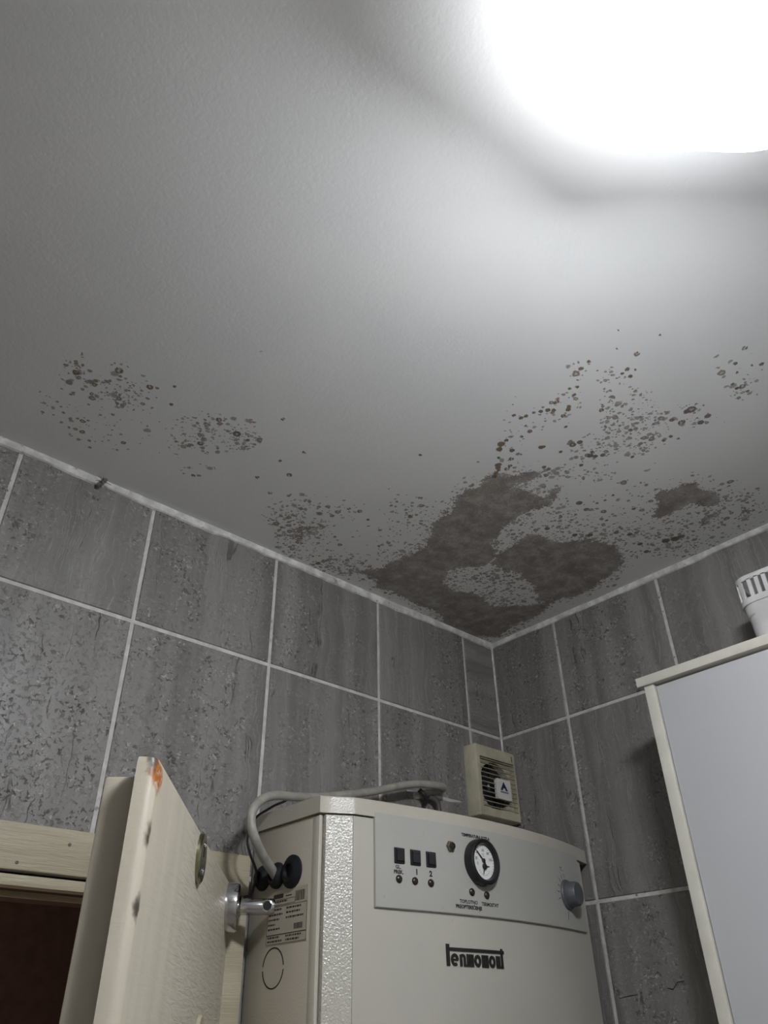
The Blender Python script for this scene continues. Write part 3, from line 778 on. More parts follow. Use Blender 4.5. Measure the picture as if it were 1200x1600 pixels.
obj('face_board', bm, M_door, door, smooth=True, local=True)
bm = bmesh.new(); box(bm, (0.013, -0.044, 0.012), (0.567, -0.0158, 2.0135), 0.0025)
obj('core', bm, M_door, door, smooth=True, local=True)
# oval brass plate with a slot and two screws
def oval(a, b, cx, cz, n=28): return [(cx + a * math.cos(2 * math.pi * k / n), cz + b * math.sin(2 * math.pi * k / n)) for k in range(n)]
P = lambda a, b, h: (a, h, b)
bm = bmesh.new()
o1 = oval(0.0235, 0.0245, 0.325, 1.998); o2 = oval(0.0215, 0.0225, 0.325, 1.998)
A = [bm.verts.new((a, 0.0, b)) for a, b in o1]; B = [bm.verts.new((a, 0.003, b)) for a, b in o1]; Cc = [bm.verts.new((a, 0.0045, b)) for a, b in o2]
for L0, L1 in ((A, B), (B, Cc)):
    for i in range(len(A)): bm.faces.new((L0[i], L0[(i + 1) % len(A)], L1[(i + 1) % len(A)], L1[i]))
bm.faces.new(Cc)
plate = obj('oval_plate', bm, M_brass, door, smooth=True, local=True, label='tarnished brass oval plate')
for dz in (0.0125, -0.0125):
    LT('screw', (0.325, 0.0043, 1.998 + dz), (0, 1, 0), [(0.0036, 0), (0.0036, 0.001), (0.0022, 0.0022), (0, 0.0024)], M_chrome, plate, 14, local=True)
LT('slot', (0.325, 0.0044, 2.003), (0, 1, 0), [(0.0042, 0), (0.0042, 0.0004), (0, 0.0004)], M_dark, plate, 14, local=True)
# chrome rose and post with an open cross bore
ru, rzc = 0.030, 1.992
rose = LT('chrome_rose', (ru, 0.0, rzc), (0, 1, 0), [(0.0300, 0), (0.0300, 0.0125), (0.0288, 0.0155), (0.026, 0.0165), (0.0, 0.0165)], M_chrome, door, 40, local=True, label='round chrome rose')
LT('post', (ru, 0.0165, rzc), (0, 1, 0), [(0.0130, 0), (0.0100, 0.0022), (0.0100, 0.0455), (0.0088, 0.0475), (0, 0.0475)], M_chrome, rose, 28, local=True)
LT('bore', (ru + 0.0072, 0.0545, rzc), (1, 0, 0), [(0.0074, 0), (0.0074, 0.0032), (0.0058, 0.0036), (0.0058, 0.0006), (0.0, 0.0006)], M_chrome, rose, 24, local=True)
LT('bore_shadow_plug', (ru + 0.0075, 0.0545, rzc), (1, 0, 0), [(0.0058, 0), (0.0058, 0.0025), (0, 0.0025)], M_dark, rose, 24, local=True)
# second oval fitting further down, only its top shows
bm = bmesh.new()
o1 = oval(0.026, 0.03, 0.20, 1.835)
prism(bm, o1, P, 0.004)
obj('oval_plate', bm, M_frame, door, local=True)

# ------------------------------------------------------------------ electric boiler
boil = empty('electric_boiler', (-0.31, -0.09, 1.35), 'cream wall hung electric boiler with gauge and bowed front', 'boiler')
XL, XR, YF = -0.617, -0.006, -0.1600
BOW = 0.044
def bowy(x):
    if x < -0.575:                                  # flat chamfer strip at the left edge
        return -0.1605 + (x + 0.6165) / 0.0415 * (-0.0220)
    t = (x + 0.31) / 0.307
    return -0.166 - BOW * (1 - t * t) - 0.0053 * max(0.0, 1 - (x + 0.575) / 0.10)
def on_front(off): return lambda a, b: (a, bowy(a) - off, b)

def bowed(name, x0, x1, z0, z1, off0, off1, mat, parent, n=36, xs=None, bev=0.0012, **k):
    """slab that follows the bow; off1 is the outer face"""
    bm = bmesh.new()
    xs = xs or [x0 + (x1 - x0) * i / n for i in range(n + 1)]
    secs = []
    for i, x in enumerate(xs):
        e = bev
        prof = [(off0, z0), (off1 - e, z0), (off1, z0 + e), (off1, z1 - e), (off1 - e, z1), (off0, z1)]
        secs.append([bm.verts.new((x, bowy(x) - o_, z)) for o_, z in prof])
    for A, B in zip(secs, secs[1:]):
        for i in range(6): bm.faces.new((A[i], A[(i + 1) % 6], B[(i + 1) % 6], B[i]))
    bm.faces.new(secs[0]); bm.faces.new(secs[-1])
    return obj(name, bm, mat, parent, smooth=True, **k)

ZB = 1.36
casing = BX('casing', (XL, YF + 0.012, ZB), (-0.020, -0.001, 2.1015), M_side, boil, 0.003)
BX('edge_flange', (XL, YF, ZB), (XL + 0.006, YF + 0.016, 2.1), M_lid, boil, 0.0018)
BX('edge_flange', (-0.026, YF + 0.004, ZB), (-0.020, YF + 0.016, 2.1), M_lid, boil, 0.0018)
bowed('corner_strip', -0.609, -0.5756, ZB + 0.004, 2.1005, -0.013, 0.0, M_cham, boil, xs=[-0.609, -0.6, -0.59, -0.5756])
xs = [-0.575 + (-0.033 + 0.575) * i / 34 for i in range(35)]
front = bowed('front_panel', -0.575, -0.033, ZB + 0.004, 2.1005, -0.013, 0.0, M_body, boil, xs=xs)
# lid: bowed apron in front, flat top, side apron
bm = bmesh.new()
xs = [-0.620, -0.6165, -0.60, -0.5765] + [-0.575 + (-0.0035 + 0.575) * i / 36 for i in range(37)]
OV = 0.0035
def lidy(x): return bowy(min(max(x, -0.6165), -0.003)) - OV
top_f = [bm.verts.new((x, lidy(x) + 0.0015, 2.1245)) for x in xs]
top_r = [bm.verts.new((x, lidy(x), 2.1230)) for x in xs]
bot_f = [bm.verts.new((x, lidy(x), 2.1018)) for x in xs]
bot_i = [bm.verts.new((x, lidy(x) + 0.004, 2.1018)) for x in xs]
bot_b = [bm.verts.new((x, -0.001, 2.1018)) for x in xs]
top_b = [bm.verts.new((x, -0.001, 2.1245)) for x in xs]
for i in range(len(xs) - 1):
    for A, B in ((top_b, top_f), (top_f, top_r), (top_r, bot_f), (bot_f, bot_i), (bot_i, bot_b)):
        bm.faces.new((A[i], A[i + 1], B[i + 1], B[i]))
for i in (0, len(xs) - 1):
    bm.faces.new((top_b[i], top_f[i], top_r[i], bot_f[i], bot_i[i], bot_b[i]))
obj('lid', bm, M_lid, boil, smooth=True)
plate = bowed('control_plate', -0.543, -0.052, 1.9865, 2.1085, 0.0004, 0.0042, M_plate, boil, n=34, bev=0.001)
PO = 0.0044
# three rocker switches
for i, (x0, x1) in enumerate(((-0.512, -0.4955), (-0.484, -0.4672), (-0.456, -0.4398))):
    sw = bowed('rocker_switch', x0, x1, 2.0435, 2.0640, 0.004, 0.0065, M_black, boil, n=3, bev=0.001)
    bowed('rocker', x0 + 0.002, x1 - 0.002, 2.0455, 2.0622, 0.006, 0.0085, M_black, sw, n=3, bev=0.0015)
def lens(x, z, r=0.0053):
    y = bowy(x) - 0.004
    o = LT('indicator_lamp', (x, y, z), (-0.12 * (1 if x < -0.31 else -1), -1, 0), [(r, -0.001), (r, 0.0012), (r * 0.9, 0.002), (r * 0.6, 0.0033), (0, 0.0038)], M_lens, boil, 20)
    return o
for x, z in ((-0.5047, 2.0236), (-0.4771, 2.0232), (-0.4493, 2.0228), (-0.372, 2.0172), (-0.3413, 2.0155)): lens(x, z)
# reset button with hexagonal nut
y = bowy(-0.4096) - 0.004
nut = LT('reset_button', (-0.4096, y, 2.0755), (0, -1, 0), [(0.0078, -0.001), (0.0078, 0.003), (0.0068, 0.004), (0.0048, 0.004)], M_brassnut, boil, 6)
LT('button_cap', (-0.4096, y - 0.003, 2.0755), (0, -1, 0), [(0.0048, 0), (0.0048, 0.004), (0.003, 0.005), (0, 0.005)], M_lens, nut, 18)
# thermo-manometer
gx, gz = -0.3500, 2.0592
gy = bowy(gx) - 0.004
gauge = LT('gauge', (gx, gy, gz), (0, -1, 0), [(0.0330, -0.003), (0.0330, 0.010), (0.0318, 0.0128), (0.0298, 0.0138), (0.0262, 0.0128), (0.0242, 0.0085), (0.0242, 0.0065), (0, 0.0065)], M_black, boil, 48)
LT('dial', (gx, gy - 0.0064, gz), (0, -1, 0), [(0.0240, 0), (0.0240, 0.0008), (0, 0.0008)], M_white, gauge, 40)
bm = bmesh.new()
dy = gy - 0.0076
dial = lambda a, b: (a, dy, b)
for ang, s in ((215, '0'), (180, '20'), (140, '40'), (88, '60'), (45, '80'), (2, '100')):
    ca, sa = math.cos(math.radians(ang)), math.sin(math.radians(ang))
    text_bm(bm, s, 0.0058, lambda a, b, ca=ca, sa=sa: dial(gx + 0.0160 * ca + a, gz + 0.004 + 0.0125 * sa + b))
text_bm(bm, '\u00b0C', 0.0058, lambda a, b: dial(gx + a, gz + 0.0095 + b))
for k in range(25):
    ang = math.radians(225 - k * 270 / 24)
    ca, sa = math.cos(ang), math.sin(ang)
    w = 0.0003
    q = [(0.0205, -w), (0.0228, -w), (0.0228, w), (0.0205, w)]
    bm.faces.new([bm.verts.new(dial(gx + r_ * ca - t_ * sa, gz + r_ * sa + t_ * ca)) for r_, t_ in q])
for k in range(9):
    ang = math.radians(-150 + k * 15)
    ca, sa = math.cos(ang), math.sin(ang)
    q = [(0.0115, -0.0003), (0.0135, -0.0003), (0.0135, 0.0003), (0.0115, 0.0003)]
    bm.faces.new([bm.verts.new(dial(gx + 0.001 + r_ * ca - t_ * sa, gz - 0.006 + r_ * sa + t_ * ca)) for r_, t_ in q])
obj('dial_print', bm, M_print, gauge)
def needle(name, cx, cz, ang, ln, back, rhub):
    bm = bmesh.new()
    ca, sa = math.cos(math.radians(ang)), math.sin(math.radians(ang))
    q = [(-back, -0.0009), (ln * 0.3, -0.0010), (ln, -0.0003), (ln, 0.0003), (ln * 0.3, 0.0010), (-back, 0.0009)]
    prism(bm, q, lambda a, b, h: (cx + a * ca - b * sa, dy - 0.0008 - h, cz + a * sa + b * ca), 0.0006)
    if rhub: lathe(bm, (cx, dy, cz), (0, -1, 0), [(rhub, 0), (rhub, 0.0022), (rhub * 0.7, 0.0028), (0, 0.0028)], 18)
    obj(name, bm, M_print, gauge)
needle('needle', gx - 0.0005, gz + 0.0018, 138, 0.0200, 0.005, 0.0030)
needle('needle', gx + 0.0008, gz - 0.0062, 5, 0.0115, 0.002, 0.0042)
needle('needle', gx + 0.0008, gz - 0.0062, 252, 0.0120, 0.002, 0)
# thermostat knob
kx, kz = -0.1145, 2.0378
ky = bowy(kx) - 0.004
kn = Vector((0.18, -1, 0)).normalized()
knob = LT('thermostat_knob', (kx, ky + 0.002, kz), kn, [(0.0235, 0), (0.0235, 0.004), (0.0222, 0.006), (0.0195, 0.007), (0.0185, 0.0215), (0.017, 0.0235), (0, 0.0238)], M_knob, boil, 40)
s_, t_, a_ = frame_of(kn)
bm = bmesh.new()
for sgn in (0,):
    c0 = Vector((kx, ky + 0.002, kz)) + a_ * 0.0235
    prism(bm, [(-0.0015, 0.003), (0.0015, 0.003), (0.0015, 0.0168), (-0.0015, 0.0168)], lambda a, b, h: c0 + s_ * a + t_ * b + a_ * h, 0.0008)
obj('pointer_ridge', bm, M_knob, knob)
# lettering and scale on the plate
fp = on_front(PO)
def put(s, x, z, size, bold=0.0):
    bm = bmesh.new()
    text_bm(bm, s, size * 1.06, lambda a, b: fp(x + a, z + b), bold=bold + 0.00022)
    obj('lettering', bm, M_print, boil)
put('GL.', -0.5055, 2.0388, 0.0062); put('PREK.', -0.505, 2.0324, 0.0062, 0.0001)
put('1', -0.4733, 2.0350, 0.0095, 0.0003); put('2', -0.4487, 2.0346, 0.0095, 0.0003)
put('TEMPERATURA KOTLA', -0.3545, 2.0953, 0.0056, 0.0001)
put('TOPLOTNO', -0.3795, 2.0035, 0.0062); put('PREOPTERE\u0106ENJE', -0.3795, 1.9965, 0.0062, 0.0001)
put('TERMOSTAT', -0.3350, 2.0030, 0.0062)
put('\u00b0C', -0.1265, 2.0765, 0.0070)
bm = bmesh.new()
for k, ang in enumerate((196, 176, 156, 136, 116, 96, 260)):
    a = math.radians(ang)
    r1 = 0.0325 if ang < 200 else 0.0385
    q = [(0.0255, -0.0006), (r1, -0.0006), (r1, 0.0006), (0.0255, 0.0006)]
    bm.faces.new([bm.verts.new(fp(kx + r_ * math.cos(a) - t_ * math.sin(a), kz + r_ * math.sin(a) + t_ * math.cos(a))) for r_, t_ in q])
    if ang < 200: text_bm(bm, '\u2022', 0.006, lambda a_, b_, a=a: fp(kx + 0.036 * math.cos(a) + a_, kz + 0.036 * math.sin(a) + b_))
tag(obj('knob_scale', bm, M_print, boil), kind='stuff')

# maker's word mark: one long bar joins the first and the last letter
bm = bmesh.new()
LX0, LW, LZ1, LH = -0.4250, 0.1145, 1.9490, 0.0262
def lp(a, b, h=0.0): x = LX0 + a * LW; return (x, bowy(x) - 0.0004 - h, LZ1 - b * LH)
def bar(a0, a1, b0, b1):
    k = max(1, int((a1 - a0) / 0.06))
    lo = [(a0 + (a1 - a0) * i / k, b0) for i in range(k + 1)]
    hi = [(a, b1) for a, _ in reversed(lo)]
    if k == 1: prism(bm, lo + hi, lp, 0.0009); return
    for i in range(k): prism(bm, [lo[i], lo[i + 1], (lo[i + 1][0], b1), (lo[i][0], b1)], lp, 0.0009)
def arc(ca, cb, ra, rb, wa, wb, t0, t1, n=16):
    for i in range(n):
        q = []
        u0_, u1_ = math.radians(t0 + (t1 - t0) * i / n), math.radians(t0 + (t1 - t0) * (i + 1) / n)
        prism(bm, [(ca + ra * math.cos(u0_), cb - rb * math.sin(u0_)), (ca + ra * math.cos(u1_), cb - rb * math.sin(u1_)),
                   (ca + (ra - wa) * math.cos(u1_), cb - (rb - wb) * math.sin(u1_)), (ca + (ra - wa) * math.cos(u0_), cb - (rb - wb) * math.sin(u0_))], lp, 0.0009)
bar(0.0, 0.052, 0.0, 1.0); bar(0.052, 1.0, 0.15, 0.31)
bar(0.935, 0.975, 0.06, 1.0)
arc(0.130, 0.71, 0.062, 0.29, 0.036, 0.15, 0, 310); bar(0.085, 0.185, 0.66, 0.76)
bar(0.212, 0.250, 0.46, 1.0); arc(0.260, 0.62, 0.048, 0.20, 0.036, 0.13, 0, 180, 10); bar(0.272, 0.308, 0.58, 1.0)
for a in (0.325, 0.367, 0.409): bar(a, a + 0.033, 0.42, 1.0)
bar(0.308, 0.442, 0.90, 1.0)
arc(0.510, 0.71, 0.058, 0.29, 0.036, 0.16, 0, 360, 20)
for a in (0.583, 0.625, 0.667): bar(a, a + 0.033, 0.42, 1.0)
bar(0.583, 0.70, 0.90, 1.0)
arc(0.768, 0.71, 0.058, 0.29, 0.036, 0.16, 0, 360, 20)
for a in (0.842, 0.886): bar(a, a + 0.033, 0.42, 1.0)
bar(0.842, 0.93, 0.90, 1.0)
obj('maker_badge', bm, M_print, boil)

# left side: grommets, rating sticker, knock-out
def grommet(y, z, r, deep):
    return LT('cable_grommet', (XL + 0.001, y, z), (-1, 0, 0), [(r, 0), (r, 0.004), (r * 0.88, deep * 0.6), (r * 0.62, deep), (r * 0.45, deep), (r * 0.40, deep * 0.5), (0, deep * 0.4)], M_rubber, boil, 32)
grommet(-0.0340, 2.0355, 0.0170, 0.012); grommet(-0.0680, 2.0340, 0.0172, 0.012); grommet(-0.1030, 2.0345, 0.0215, 0.010)
def side(off): return lambda a, b: (XL - off, a, b)     # a = y, b = z
st = BX('rating_sticker', (XL - 0.0004, -0.1405, 1.9480), (XL + 0.0005, -0.0480, 2.0145), M_side, boil)
bm = bmesh.new()
sp = side(0.0006)
def rect(y0, y1, z0, z1): bm.faces.new([bm.verts.new(sp(a, b)) for a, b in ((y0, z0), (y1, z0), (y1, z1), (y0, z1))])
def outline(y0, y1, z0, z1, w=0.0006):
    rect(y0, y1, z0, z0 + w); rect(y0, y1, z1 - w, z1); rect(y0, y0 + w, z0, z1); rect(y1 - w, y1, z0, z1)
outline(-0.1395, -0.050, 1.9600, 1.9945); outline(-0.1395, -0.050, 1.9488, 1.9600); outline(-0.112, -0.052, 1.9955, 2.0025)
random.seed(3)
for k in range(12):                                              # bar codes
    a = -0.113 - k * 0.0017
    rect(a - random.uniform(0.0006, 0.0012), a, 1.9970, 2.0095)
for k in range(14):
    a = -0.112 - k * 0.0014
    rect(a - random.uniform(0.0005, 0.0010), a, 1.9635, 1.9705)
rect(-0.085, -0.062, 2.0040, 2.0095)
rect(-0.104, -0.090, 2.0050, 2.0065)
for z, y0, y1 in ((1.9895, -0.082, -0.053), (1.9835, -0.085, -0.053), (1.9775, -0.078, -0.053), (1.9715, -0.069, -0.053), (1.9660, -0.080, -0.053), (1.9895, -0.126, -0.093),
                  (1.9840, -0.124, -0.093), (1.9780, -0.132, -0.093), (1.9560, -0.080, -0.053), (1.9515, -0.086, -0.053), (1.9560, -0.128, -0.094), (1.9515, -0.124, -0.094), (1.9990, -0.094, -0.060)):
    a = y1
    while a > y0:                                                # rows of print too small to read
        w = random.uniform(0.002, 0.006)
        rect(max(y0, a - w), a, z, z + 0.0022); a -= w + 0.0012
random.seed(11)
obj('sticker_print', bm, M_ink, st)
bm = bmesh.new()
kc = (-0.0690, 1.9216); kr = 0.0242
for t0, t1 in ((6, 174), (186, 354)):
    n = 20
    for i in range(n):
        u0_, u1_ = math.radians(t0 + (t1 - t0) * i / n), math.radians(t0 + (t1 - t0) * (i + 1) / n)
        w = 0.0016
        prism(bm, [((kr) * math.cos(u0_), kr * math.sin(u0_)), (kr * math.cos(u1_), kr * math.sin(u1_)), ((kr - w) * math.cos(u1_), (kr - w) * math.sin(u1_)), ((kr - w) * math.cos(u0_), (kr - w) * math.sin(u0_))],
              lambda a, b, h: (XL - h, kc[0] + a, kc[1] + b), 0.0003)
obj('knockout_slot', bm, M_dark, boil)
LT('chip', (XL, YF + 0.010, 1.812), (-1, 0, 0), [(0.0035, -0.001), (0.0035, 0.0004), (0, 0.0004)], M_dark, boil, 8)

# ------------------------------------------------------------------ cables
CP = [(-0.6175, -0.068, 2.0300), (-0.6329, -0.074, 2.0401), (-0.6578, -0.088, 2.0518), (-0.6803, -0.1, 2.0685), (-0.6898, -0.1, 2.0896), (-0.6832, -0.095, 2.1111), (-0.6616, -0.085, 2.1287), (-0.6307, -0.072, 2.1408), (-0.5879, -0.058, 2.1487), (-0.5434, -0.048, 2.157), (-0.4999, -0.042, 2.1672), (-0.4115, -0.036, 2.1902), (-0.3492, -0.034, 2.2098), (-0.3011, -0.034, 2.2225), (-0.2532, -0.036, 2.228), (-0.228, -0.032, 2.2296), (-0.2205, -0.020, 2.2285), (-0.2377, -0.011, 2.2235), (-0.2616, -0.006, 2.2155), (-0.272, 0.004, 2.2120)]
bm = bmesh.new(); tube(bm, catmull(CP, 7), 0.0066, 14)
cable = obj('power_cable', bm, M_cable, smooth=True)
tag(cable, 'thick grey power cable looping from boiler grommet over its lid', 'cable')
bm = bmesh.new()
CB = [(-0.5549, -0.030, 2.1568), (-0.5913, -0.030, 2.1452), (-0.6232, -0.040, 2.1280), (-0.6511, -0.050, 2.1085), (-0.6670, -0.060, 2.0785), (-0.6606, -0.060, 2.0582), (-0.6424, -0.050, 2.0408), (-0.6296, -0.030, 2.0281), (-0.6302, -0.022, 2.0144), (-0.6380, -0.016, 2.0109)]
tube(bm, catmull(CB[:1] and [(-0.47, -0.030, 2.134)] + CB, 6), 0.0019, 8)
tag(obj('thin_cable', bm, M_black, smooth=True), 'thin black cable tucked behind the thick grey cable', 'cable')
# black clip and stub of hose on the wall above the lid
clip = empty('cable_clip', (-0.262, 0.0, 2.20), 'black cable clip holding the grey cable on the wall', 'clip')
bm = bmesh.new()
tube(bm, catmull([(-0.276, -0.016, 2.2205), (-0.268, -0.020, 2.212), (-0.2615, -0.018, 2.2045), (-0.2605, -0.012, 2.196)], 5), [0.0045] * 16, 10)
obj('clip_body', bm, M_black, clip, smooth=True)
bm = bmesh.new(); tube(bm, [Vector((-0.2605, -0.012, 2.197)), Vector((-0.2603, -0.012, 2.17)), Vector((-0.2602, -0.012, 2.13))], 0.0034, 10)
obj('clip_strap', bm, M_black, clip, smooth=True)
bm = bmesh.new(); tube(bm, catmull([(-0.246, -0.010, 2.214), (-0.232, -0.014, 2.209), (-0.2245, -0.014, 2.196), (-0.223, -0.014, 2.16), (-0.223, -0.014, 2.1255)], 6), 0.0052, 12)
tag(obj('grey_hose', bm, plain('dark grey hose', (0.06, 0.058, 0.055), 0.5, bump=0.2), smooth=True), 'short dark grey hose bending down behind the boiler lid', 'hose')

# ------------------------------------------------------------------ extractor fan
FX0, FX1, FZ0, FZ1, FY = -0.1265, -0.0030, 2.196, 2.336, -0.032
fan = empty('extractor_fan', (-0.0645, 0.0, FZ0), 'yellowed square extractor fan with louvres in the corner above boiler', 'fan')
fcx, fcz, fr_ = -0.060, 2.262, 0.0475
bm = bmesh.new()
ot = rrect(FX0, FX1, FZ0, FZ1, 0.003, 3)
it = rrect(FX0 + 0.011, FX1 - 0.006, FZ0 + 0.017, FZ1 - 0.024, 0.002, 3)
lv = []
for pts, yy in ((ot, 0.0), (ot, FY + 0.003), (rrect(FX0 + 0.002, FX1 - 0.002, FZ0 + 0.002, FZ1 - 0.002, 0.003, 3), FY), (it, FY), (it, FY + 0.013)):
    lv.append([bm.verts.new((a, yy, b)) for a, b in pts])
for A, B in zip(lv, lv[1:]):
    for i in range(len(A)): bm.faces.new((A[i], A[(i + 1) % len(A)], B[(i + 1) % len(A)], B[i]))
obj('housing', bm, M_fan, fan, smooth=True)
# plate behind the louvres with its round mouth
bm = bmesh.new()
n = 48
R1 = [bm.verts.new((fcx + fr_ * math.cos(2 * math.pi * k / n), FY + 0.012, fcz + fr_ * math.sin(2 * math.pi * k / n))) for k in range(n)]
R2 = []
for k in range(n):
    ca, sa = math.cos(2 * math.pi * k / n), math.sin(2 * math.pi * k / n)
    s = min((0.056 / abs(ca)) if abs(ca) > 1e-6 else 9, (0.058 / abs(sa)) if abs(sa) > 1e-6 else 9)
    R2.append(bm.verts.new((min(max(fcx + s * ca, FX0 + 0.008), FX1 - 0.005), FY + 0.012, min(max(fcz + s * sa, FZ0 + 0.012), FZ1 - 0.018))))
R3 = [bm.verts.new((v.co.x, -0.004, v.co.z)) for v in R1]
for k in range(n):
    j = (k + 1) % n
    bm.faces.new((R1[k], R1[j], R2[j], R2[k])); bm.faces.new((R1[k], R1[j], R3[j], R3[k]))
obj('mouth_plate', bm, M_fan, fan)
LT('duct', (fcx, -0.0035, fcz), (0, -1, 0), [(fr_ + 0.001, 0), (fr_ + 0.001, 0.0005), (0, 0.0005)], M_dark, fan, 40)
# dark impeller with blades
LT('impeller_hub', (fcx, -0.004, fcz), (0, -1, 0), [(0.016, 0), (0.016, 0.008), (0.013, 0.011), (0, 0.012)], M_black, fan, 24)
for k in range(5):
    bm = bmesh.new()
    a = 2 * math.pi * k / 5 + 0.3
    ca, sa = math.cos(a), math.sin(a)
    q = [(0.014, -0.006), (0.043, -0.013), (0.044, 0.010), (0.014, 0.007)]
    prism(bm, q, lambda p_, q_, h: (fcx + p_ * ca - q_ * sa, -0.009 - q_ * 0.25 - h, fcz + p_ * sa + q_ * ca), 0.0012)
    obj('blade', bm, M_black, fan)
# louvre slats
NS = 11
zs0, zs1 = FZ0 + 0.020, FZ1 - 0.028
slat_me = None
for k in range(NS):
    zc = zs0 + (zs1 - zs0) * k / (NS - 1)
    if slat_me is None:
        bm = bmesh.new()
        q = [(0.0000, 0.0000), (0.0026, -0.0006), (0.0028, 0.0003), (0.0002, 0.0010)]
        prism(bm, q, lambda a, b, h: (FX0 + 0.0105 + h, FY + a, b), (FX1 - 0.0055) - (FX0 + 0.0105))
        bmesh.ops.recalc_face_normals(bm, faces=bm.faces)
        slat_me = bpy.data.meshes.new('slat'); bm.to_mesh(slat_me); bm.free(); slat_me.materials.append(M_fan)
    o = bpy.data.objects.new('slat', slat_me); COL.objects.link(o); o.parent = fan
    o.location = (0.0645, 0.0, zc - FZ0)
# name plate in the middle with blue emblem
bm = bmesh.new()
prism(bm, rrect(-0.073, -0.030, 2.2345, 2.2745, 0.004), lambda a, b, h: (a, FY + 0.004 - h, b), 0.0065)
lp_ = obj('logo_plate', bm, M_logo, fan)
bm = bmesh.new()
fpl = lambda a, b: (a, FY - 0.0028, b)
ex, ez = -0.0515, 2.2585
for tri in (((-0.0115, -0.0065), (0.0, 0.0115), (0.0, 0.003), (-0.0045, -0.0065)), ((0.0, 0.003), (0.0, 0.0115), (0.0115, -0.0065), (0.0045, -0.0065)), ((-0.004, -0.002), (0.004, -0.002), (0.0, 0.004), (0.0, 0.004))):
    pts = []
    for p_ in tri:
        if p_ not in pts: pts.append(p_)
    bm.faces.new([bm.verts.new(fpl(ex + a, ez + b)) for a, b in pts])
a = ex - 0.0115
while a < ex + 0.013:
    bm.faces.new([bm.verts.new(fpl(x_, z_)) for x_, z_ in ((a, 2.2472), (a + 0.0022, 2.2472), (a + 0.0022, 2.2502), (a, 2.2502))]); a += 0.0031
obj('logo_print', bm, M_navy, lp_)
BX('switch_slot', (FX1 - 0.012, FY - 0.0004, FZ1 - 0.019), (FX1 - 0.0105, FY + 0.001, FZ1 - 0.008), M_dark, fan)

# ------------------------------------------------------------------ bathroom cabinet on the right wall
CX, CY0, CZT = -0.200, -0.4490, 2.3180
cab = empty('bathroom_cabinet', (-0.1, -0.70, 0.92), 'white wall cabinet with cream top board and inset door', 'cabinet')
CYE, CZB = -0.98, 0.92
BX('top_board', (CX - 0.001, CYE - 0.010, CZT - 0.0150), (-0.003, CY0, CZT), M_cabedge, cab, 0.0008)
BX('side_panel', (CX + 0.004, CY0 - 0.0265, CZB), (-0.003, CY0 - 0.0095, CZT - 0.0152), M_cabedge, cab, 0.0006)
BX('side_panel', (CX + 0.004, CYE, CZB), (-0.003, CYE + 0.017, CZT - 0.0152), M_cabedge, cab, 0.0006)
BX('back_panel', (-0.008, CYE + 0.018, CZB), (-0.003, CY0 - 0.027, CZT - 0.016), M_cab, cab)
BX('bottom_board', (CX + 0.004, CYE + 0.0172, CZB), (-0.0085, CY0 - 0.0267, CZB + 0.017), M_cabedge, cab, 0.0006)
dr = BX('cabinet_door', (CX + 0.0075, CYE + 0.019, CZB + 0.018), (CX + 0.0235, CY0 - 0.0285, CZT - 0.0190), M_cab, cab, 0.001)
LT('knob', (CX + 0.0075, CYE + 0.06, 1.5), (-1, 0, 0), [(0.006, 0), (0.006, 0.012), (0.013, 0.016), (0.013, 0.022), (0, 0.024)], M_chrome, dr, 20)

# ------------------------------------------------------------------ plastic basket on the cabinet
BZ0, BZ1 = CZT, 2.4425
bx0, bx1, by1, by0 = -0.155, -0.025, -0.6235, -0.93
bas = empty('plastic_basket', (-0.09, -0.777, BZ0), 'white slotted plastic basket standing on top of the cabinet', 'basket')
def ring_at(bm, ins, z, r=0.026, n=8):
    return [bm.verts.new((a, b, z)) for a, b in rrect(bx0 + ins, bx1 - ins, by0 + ins, by1 - ins, r, n)]
bm = bmesh.new()
lv = [ring_at(bm, 0.0060, BZ0 + 0.001), ring_at(bm, 0.0050, BZ0 + 0.030), ring_at(bm, 0.0042, BZ0 + 0.0575), ring_at(bm, 0.0026, BZ0 + 0.0600), ring_at(bm, 0.0020, BZ0 + 0.078), ring_at(bm, 0.006, BZ0 + 0.078), ring_at(bm, 0.009, BZ0 + 0.052), ring_at(bm, 0.011, BZ0 + 0.004)]
for A, B in zip(lv, lv[1:]):
    for i in range(len(A)): bm.faces.new((A[i], A[(i + 1) % len(A)], B[(i + 1) % len(A)], B[i]))
bm.faces.new(lv[0]); bm.faces.new(lv[-1])
obj('tub', bm, M_basket, bas, smooth=True)
